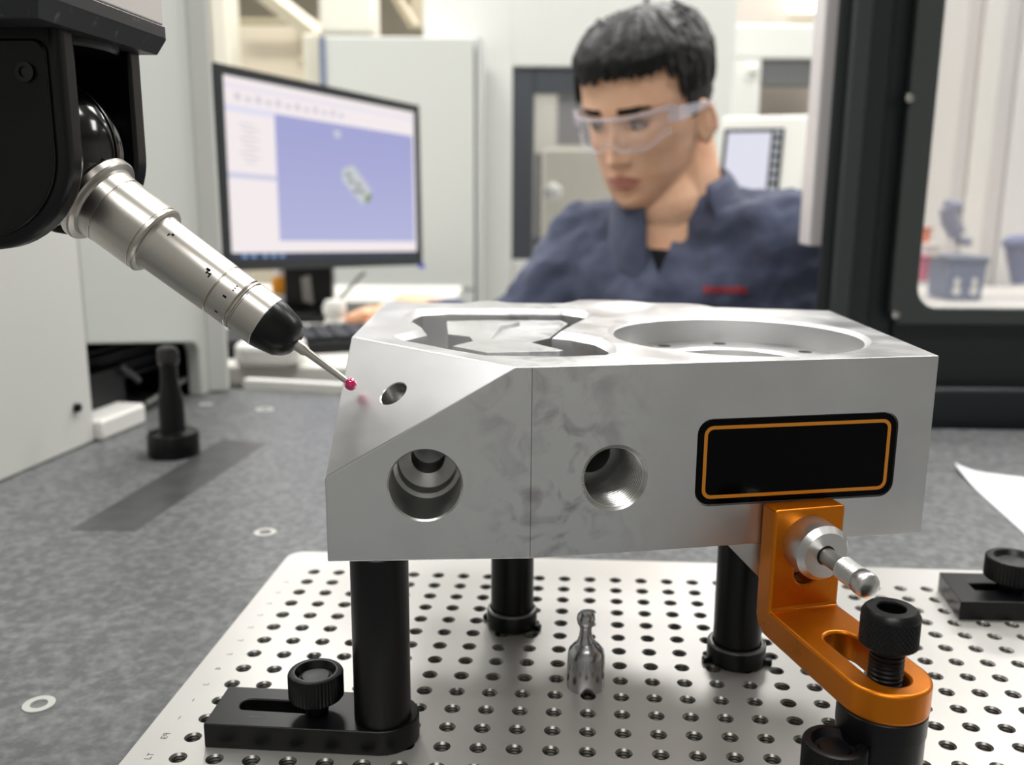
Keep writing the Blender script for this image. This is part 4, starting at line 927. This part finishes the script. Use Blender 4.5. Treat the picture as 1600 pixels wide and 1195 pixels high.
for s in (-1, 1):
    tm = MB(HM); e0 = lensp(s*67, 6, 1); pts_ = [e0+Vector((0, 0, 0)), Vector((s*77, 60, 3)), Vector((s*82, 20, -2)), Vector((s*84, -4, -5)), Vector((s*82, -22, -14))]
    for w_, za in ((10, 0),):
        vs2 = []
        for p, hh in zip(pts_, (11, 9, 5, 3.5, 3)):
            for dx, dz in ((-1.1, -hh), (1.1, -hh), (1.1, hh), (-1.1, hh)): vs2.append((p.x+dx, p.y, p.z+dz))
        f2 = [(4*j+k, 4*j+(k+1) % 4, 4*j+4+(k+1) % 4, 4*j+4+k) for j in range(4) for k in range(4)]+[(0, 1, 2, 3), (19, 18, 17, 16)]
        tm.add(vs2, f2)
    build_under(tm, 'temple', CLEAR_T, gsl)
# shirt: one continuous surface grown from tapered volumes
SL, SR = Vector((96, 1165, 110)), Vector((300, 1052, 128))
sh_ = MB()
c0 = NB+Vector((0, 4, -46))
for P_ in (SL, SR):
    sh_.cap(c0, P_, 46, 60, 24)
cl = lambda a, b, r0, r1: sh_.cap(a, b, r0, r1, 24)
cl((125, 1160, 70), (150, 1250, -230), 86, 92); cl((262, 1090, 74), (285, 1190, -230), 86, 92); cl((185, 1095, 60), (205, 1180, -230), 78, 86)
cl((190, 1165, 70), (215, 1240, -240), 90, 96); cl((175, 1260, -300), (270, 1215, -300), 96, 96)
EL, WL = Vector((-8, 1118, -14)), Vector((-112, 1222, 20)); ER, WR = Vector((338, 1040, -120)), Vector((205, 985, -205))
cl(SL, EL, 60, 48); cl(EL, WL, 48, 28); cl(SR, ER, 63, 52); cl(ER, WR, 52, 36)
so = sh_.build('shirt', SHIRTM, pe_); remesh(so, 6, 6, .5)
tx = bpy.data.textures.new('folds', 'CLOUDS'); tx.noise_scale = .042; tx.noise_depth = 2
dm = so.modifiers.new('d', 'DISPLACE'); dm.texture = tx; dm.strength = .022; dm.mid_level = .5; dm.texture_coords = 'LOCAL'
apply_mods(so)
# V opening cut along the chest direction
chest = Vector((-.42, -.90, -.05)).normalized(); side = Vector((-chest.y, chest.x, 0)).normalized(); side = side if side.x > 0 else -side; upv = side.cross(chest); upv = upv if upv.z > 0 else -upv
chest = -_ray(1018, 400).normalized(); side = Vector((1, 0, 0)); side = (side-chest*side.dot(chest)).normalized(); upv = chest.cross(side); upv = upv if upv.z > 0 else -upv
VA = pt(1018, 421, 1010)
VM = Matrix(((side.x, upv.x, chest.x, VA.x), (side.y, upv.y, chest.y, VA.y), (side.z, upv.z, chest.z, VA.z), (0, 0, 0, 1)))
so.parent = None; so.location = pe_.location
boolean(so, [(MB(VM).prism([(8, -6), (22, 30), (46, 74), (54, 150), (-30, 150), (-12, 74), (-6, 30)], -90, 90), 'DIFFERENCE')]); so.parent = pe_; so.location = (0, 0, 0); resmooth(so, 40)
tax = Vector((-.08, -.16, -1)).normalized(); tee = MB(); tee.lathe([(.05, 1), (46, 0), (53, 1), (56, 4), (57, 30), (57, 90), (.05, 92)], frame(tuple(NB+Vector((-14, -16, -77))), tax), 40)
to = tee.build('undershirt', TEE, pe_)
# collar: two folded wings around the neck
nax = ((HM @ Vector((0, -26, -60)))-NB).normalized()
CF = frame(tuple(NB+Vector((-3, -8, -8))), nax, tuple(-chest))
for s in (-1, 1):
    cm = MB(CF); rows = []
    for k in range(23):
        a = 180-s*(28+152*k/22) if True else 0
        a = math.radians(a); fr_ = 1-k/22; 
        r0 = 60+6*fr_; zl = -28-10*fr_**2; zt2 = 26-20*fr_; spread = 1+.0*fr_
        pnt = 30*max(0, (fr_-.5)/.5)**1.2
        prof = [(r0+2, zl), (r0, zt2), (r0+6, zt2+3), (r0+19+11*fr_, zl-6-pnt*.9), (r0+24+13*fr_, zl-14-pnt), (r0+16+9*fr_, zl-14-pnt), (r0+4, zt2-5)]
        rows.append([(r*math.cos(a), r*math.sin(a), z) for r, z in prof])
    npf = len(rows[0]); fs = [(k*npf+j, k*npf+(j+1) % npf, (k+1)*npf+(j+1) % npf, (k+1)*npf+j) for k in range(22) for j in range(npf)]
    fs += [tuple(range(npf))[::-1], tuple(22*npf+j for j in range(npf))]
    cm.add([p for r in rows for p in r], fs); co = cm.build('collar', SHIRTM, pe_); sdm = co.modifiers.new('s', 'SUBSURF'); sdm.levels = 1; sdm.render_levels = 1
# lapels beside the opening, chest mark
def on_shirt(px_, py_):
    d = _ray(px_, py_).normalized(); hit, loc, nor, _ = so.ray_cast((CAM-org_p)*MM, d); return ((loc/MM+org_p) if hit else None), nor
org_p = pe_.location/MM; bpy.context.view_layer.update()
for (name, ch) in (('chest_mark', [(1100+k*7.6, 447+(k % 3)*.4, 5.6, 11-(k % 2)*1.4) for k in range(9)]),):
    lm = MB()
    for (x0, y0, w, h) in ch:
        qs = [on_shirt(x, y) for x, y in ((x0, y0+h), (x0+w, y0+h), (x0+w, y0), (x0, y0))]
        if all(a[0] is not None for a in qs):
            lm.add([p+n_*1.6 for p, n_ in qs]+[p-n_*1 for p, n_ in qs], [(0, 1, 2, 3), (7, 6, 5, 4)]+[(k, 4+k, 4+(k+1) % 4, (k+1) % 4) for k in range(4)])
    if lm.v: tag(lm.build(name, RED, pe_), 'small red stitched lettering on the chest')
def hand(M, s):
    h = MB(M); h.sph((0, 42, 0), 44, 24, (.92, 1.08, .36)); h.cap((0, -14, 2), (0, 20, 0), 25, 30, 18)
    for k, (x, y, L) in enumerate(((-30, 76, 68), (-10, 84, 76), (11, 82, 70), (30, 72, 55))):
        p = Vector((x, y, 2)); dr_ = Vector((x*.004, 1, .05)).normalized(); r = 9.4 if k < 3 else 8
        for ln, bend in ((.45, -.35), (.31, -.5), (.24, -.45)):
            dr_ = (Matrix.Rotation(bend, 3, 'X') @ dr_).normalized(); q_ = p+dr_*L*ln; h.cap(tuple(p), tuple(q_), r, r*.9, 12); p = q_; r *= .9
    h.cap((-26, 14, -4), (-50, 44, -12), 14, 11, 12); h.cap((-50, 44, -12), (-52, 74, -18), 10.5, 8, 12)
    if s < 0: h.v = [M @ (Matrix.Diagonal((-1, 1, 1, 1)) @ (M.inverted() @ v)) for v in h.v]; h.f = [f[::-1] for f in h.f]
    o = h.build('hand', SKIN, pe_); remesh(o, 2, 2, .4); return o
hd_ = Vector((-.80, .55, -.06)).normalized()
hand(frame((WL.x-8, WL.y+6, WL.z+2), hd_.cross(Vector((0, 0, 1))).cross(hd_), tuple(hd_.cross(Vector((0, 0, 1))))), 1)
hd2 = Vector((-.8, -.5, -.1)).normalized()
hand(frame((WR.x-10, WR.y-6, WR.z-4), hd2.cross(Vector((0, 0, 1))).cross(hd2), tuple(hd2.cross(Vector((0, 0, 1))))), -1)
tr = MB()
for (hip, kn_, ft) in (((150, 1250, -330), (20, 1010, -345), (20, 1020, -800)), ((290, 1190, -330), (170, 890, -345), (170, 900, -800))):
    tr.cap(hip, kn_, 92, 68, 20); tr.cap(kn_, ft, 66, 46, 20)
tr.cap((150, 1250, -330), (290, 1190, -330), 98, 98, 20)
to_ = tr.build('trousers', TROUS, pe_); remesh(to_, 12, 3, .5)
for (x, y) in ((20, 1020), (170, 900)):
    b_ = MB(); b_.cap((x+20, y+40, -828), (x-50, y-110, -832), 38, 32, 16); b_.box(x-20, x+40, y-20, y+60, -850, -800) if False else None; so_ = b_.build('shoe', BLK_S, pe_)
sto = thing('stool', (220, 1240, FLOOR_Z), 'round stool under the seated person', 'stool')
MB(T(220, 1240, 0)).lathe([(170, -478), (180, -470), (180, -436), (165, -430)], None, 40).build('seat', BLK_S, sto)
MB(T(220, 1240, 0)).lathe([(25, FLOOR_Z+40), (25, -470)], None, 20).build('column', STEEL, sto)
MB(T(220, 1240, 0)).lathe([(230, FLOOR_Z), (230, FLOOR_Z+20), (40, FLOOR_Z+45)], None, 40).build('base', BLK_S, sto)
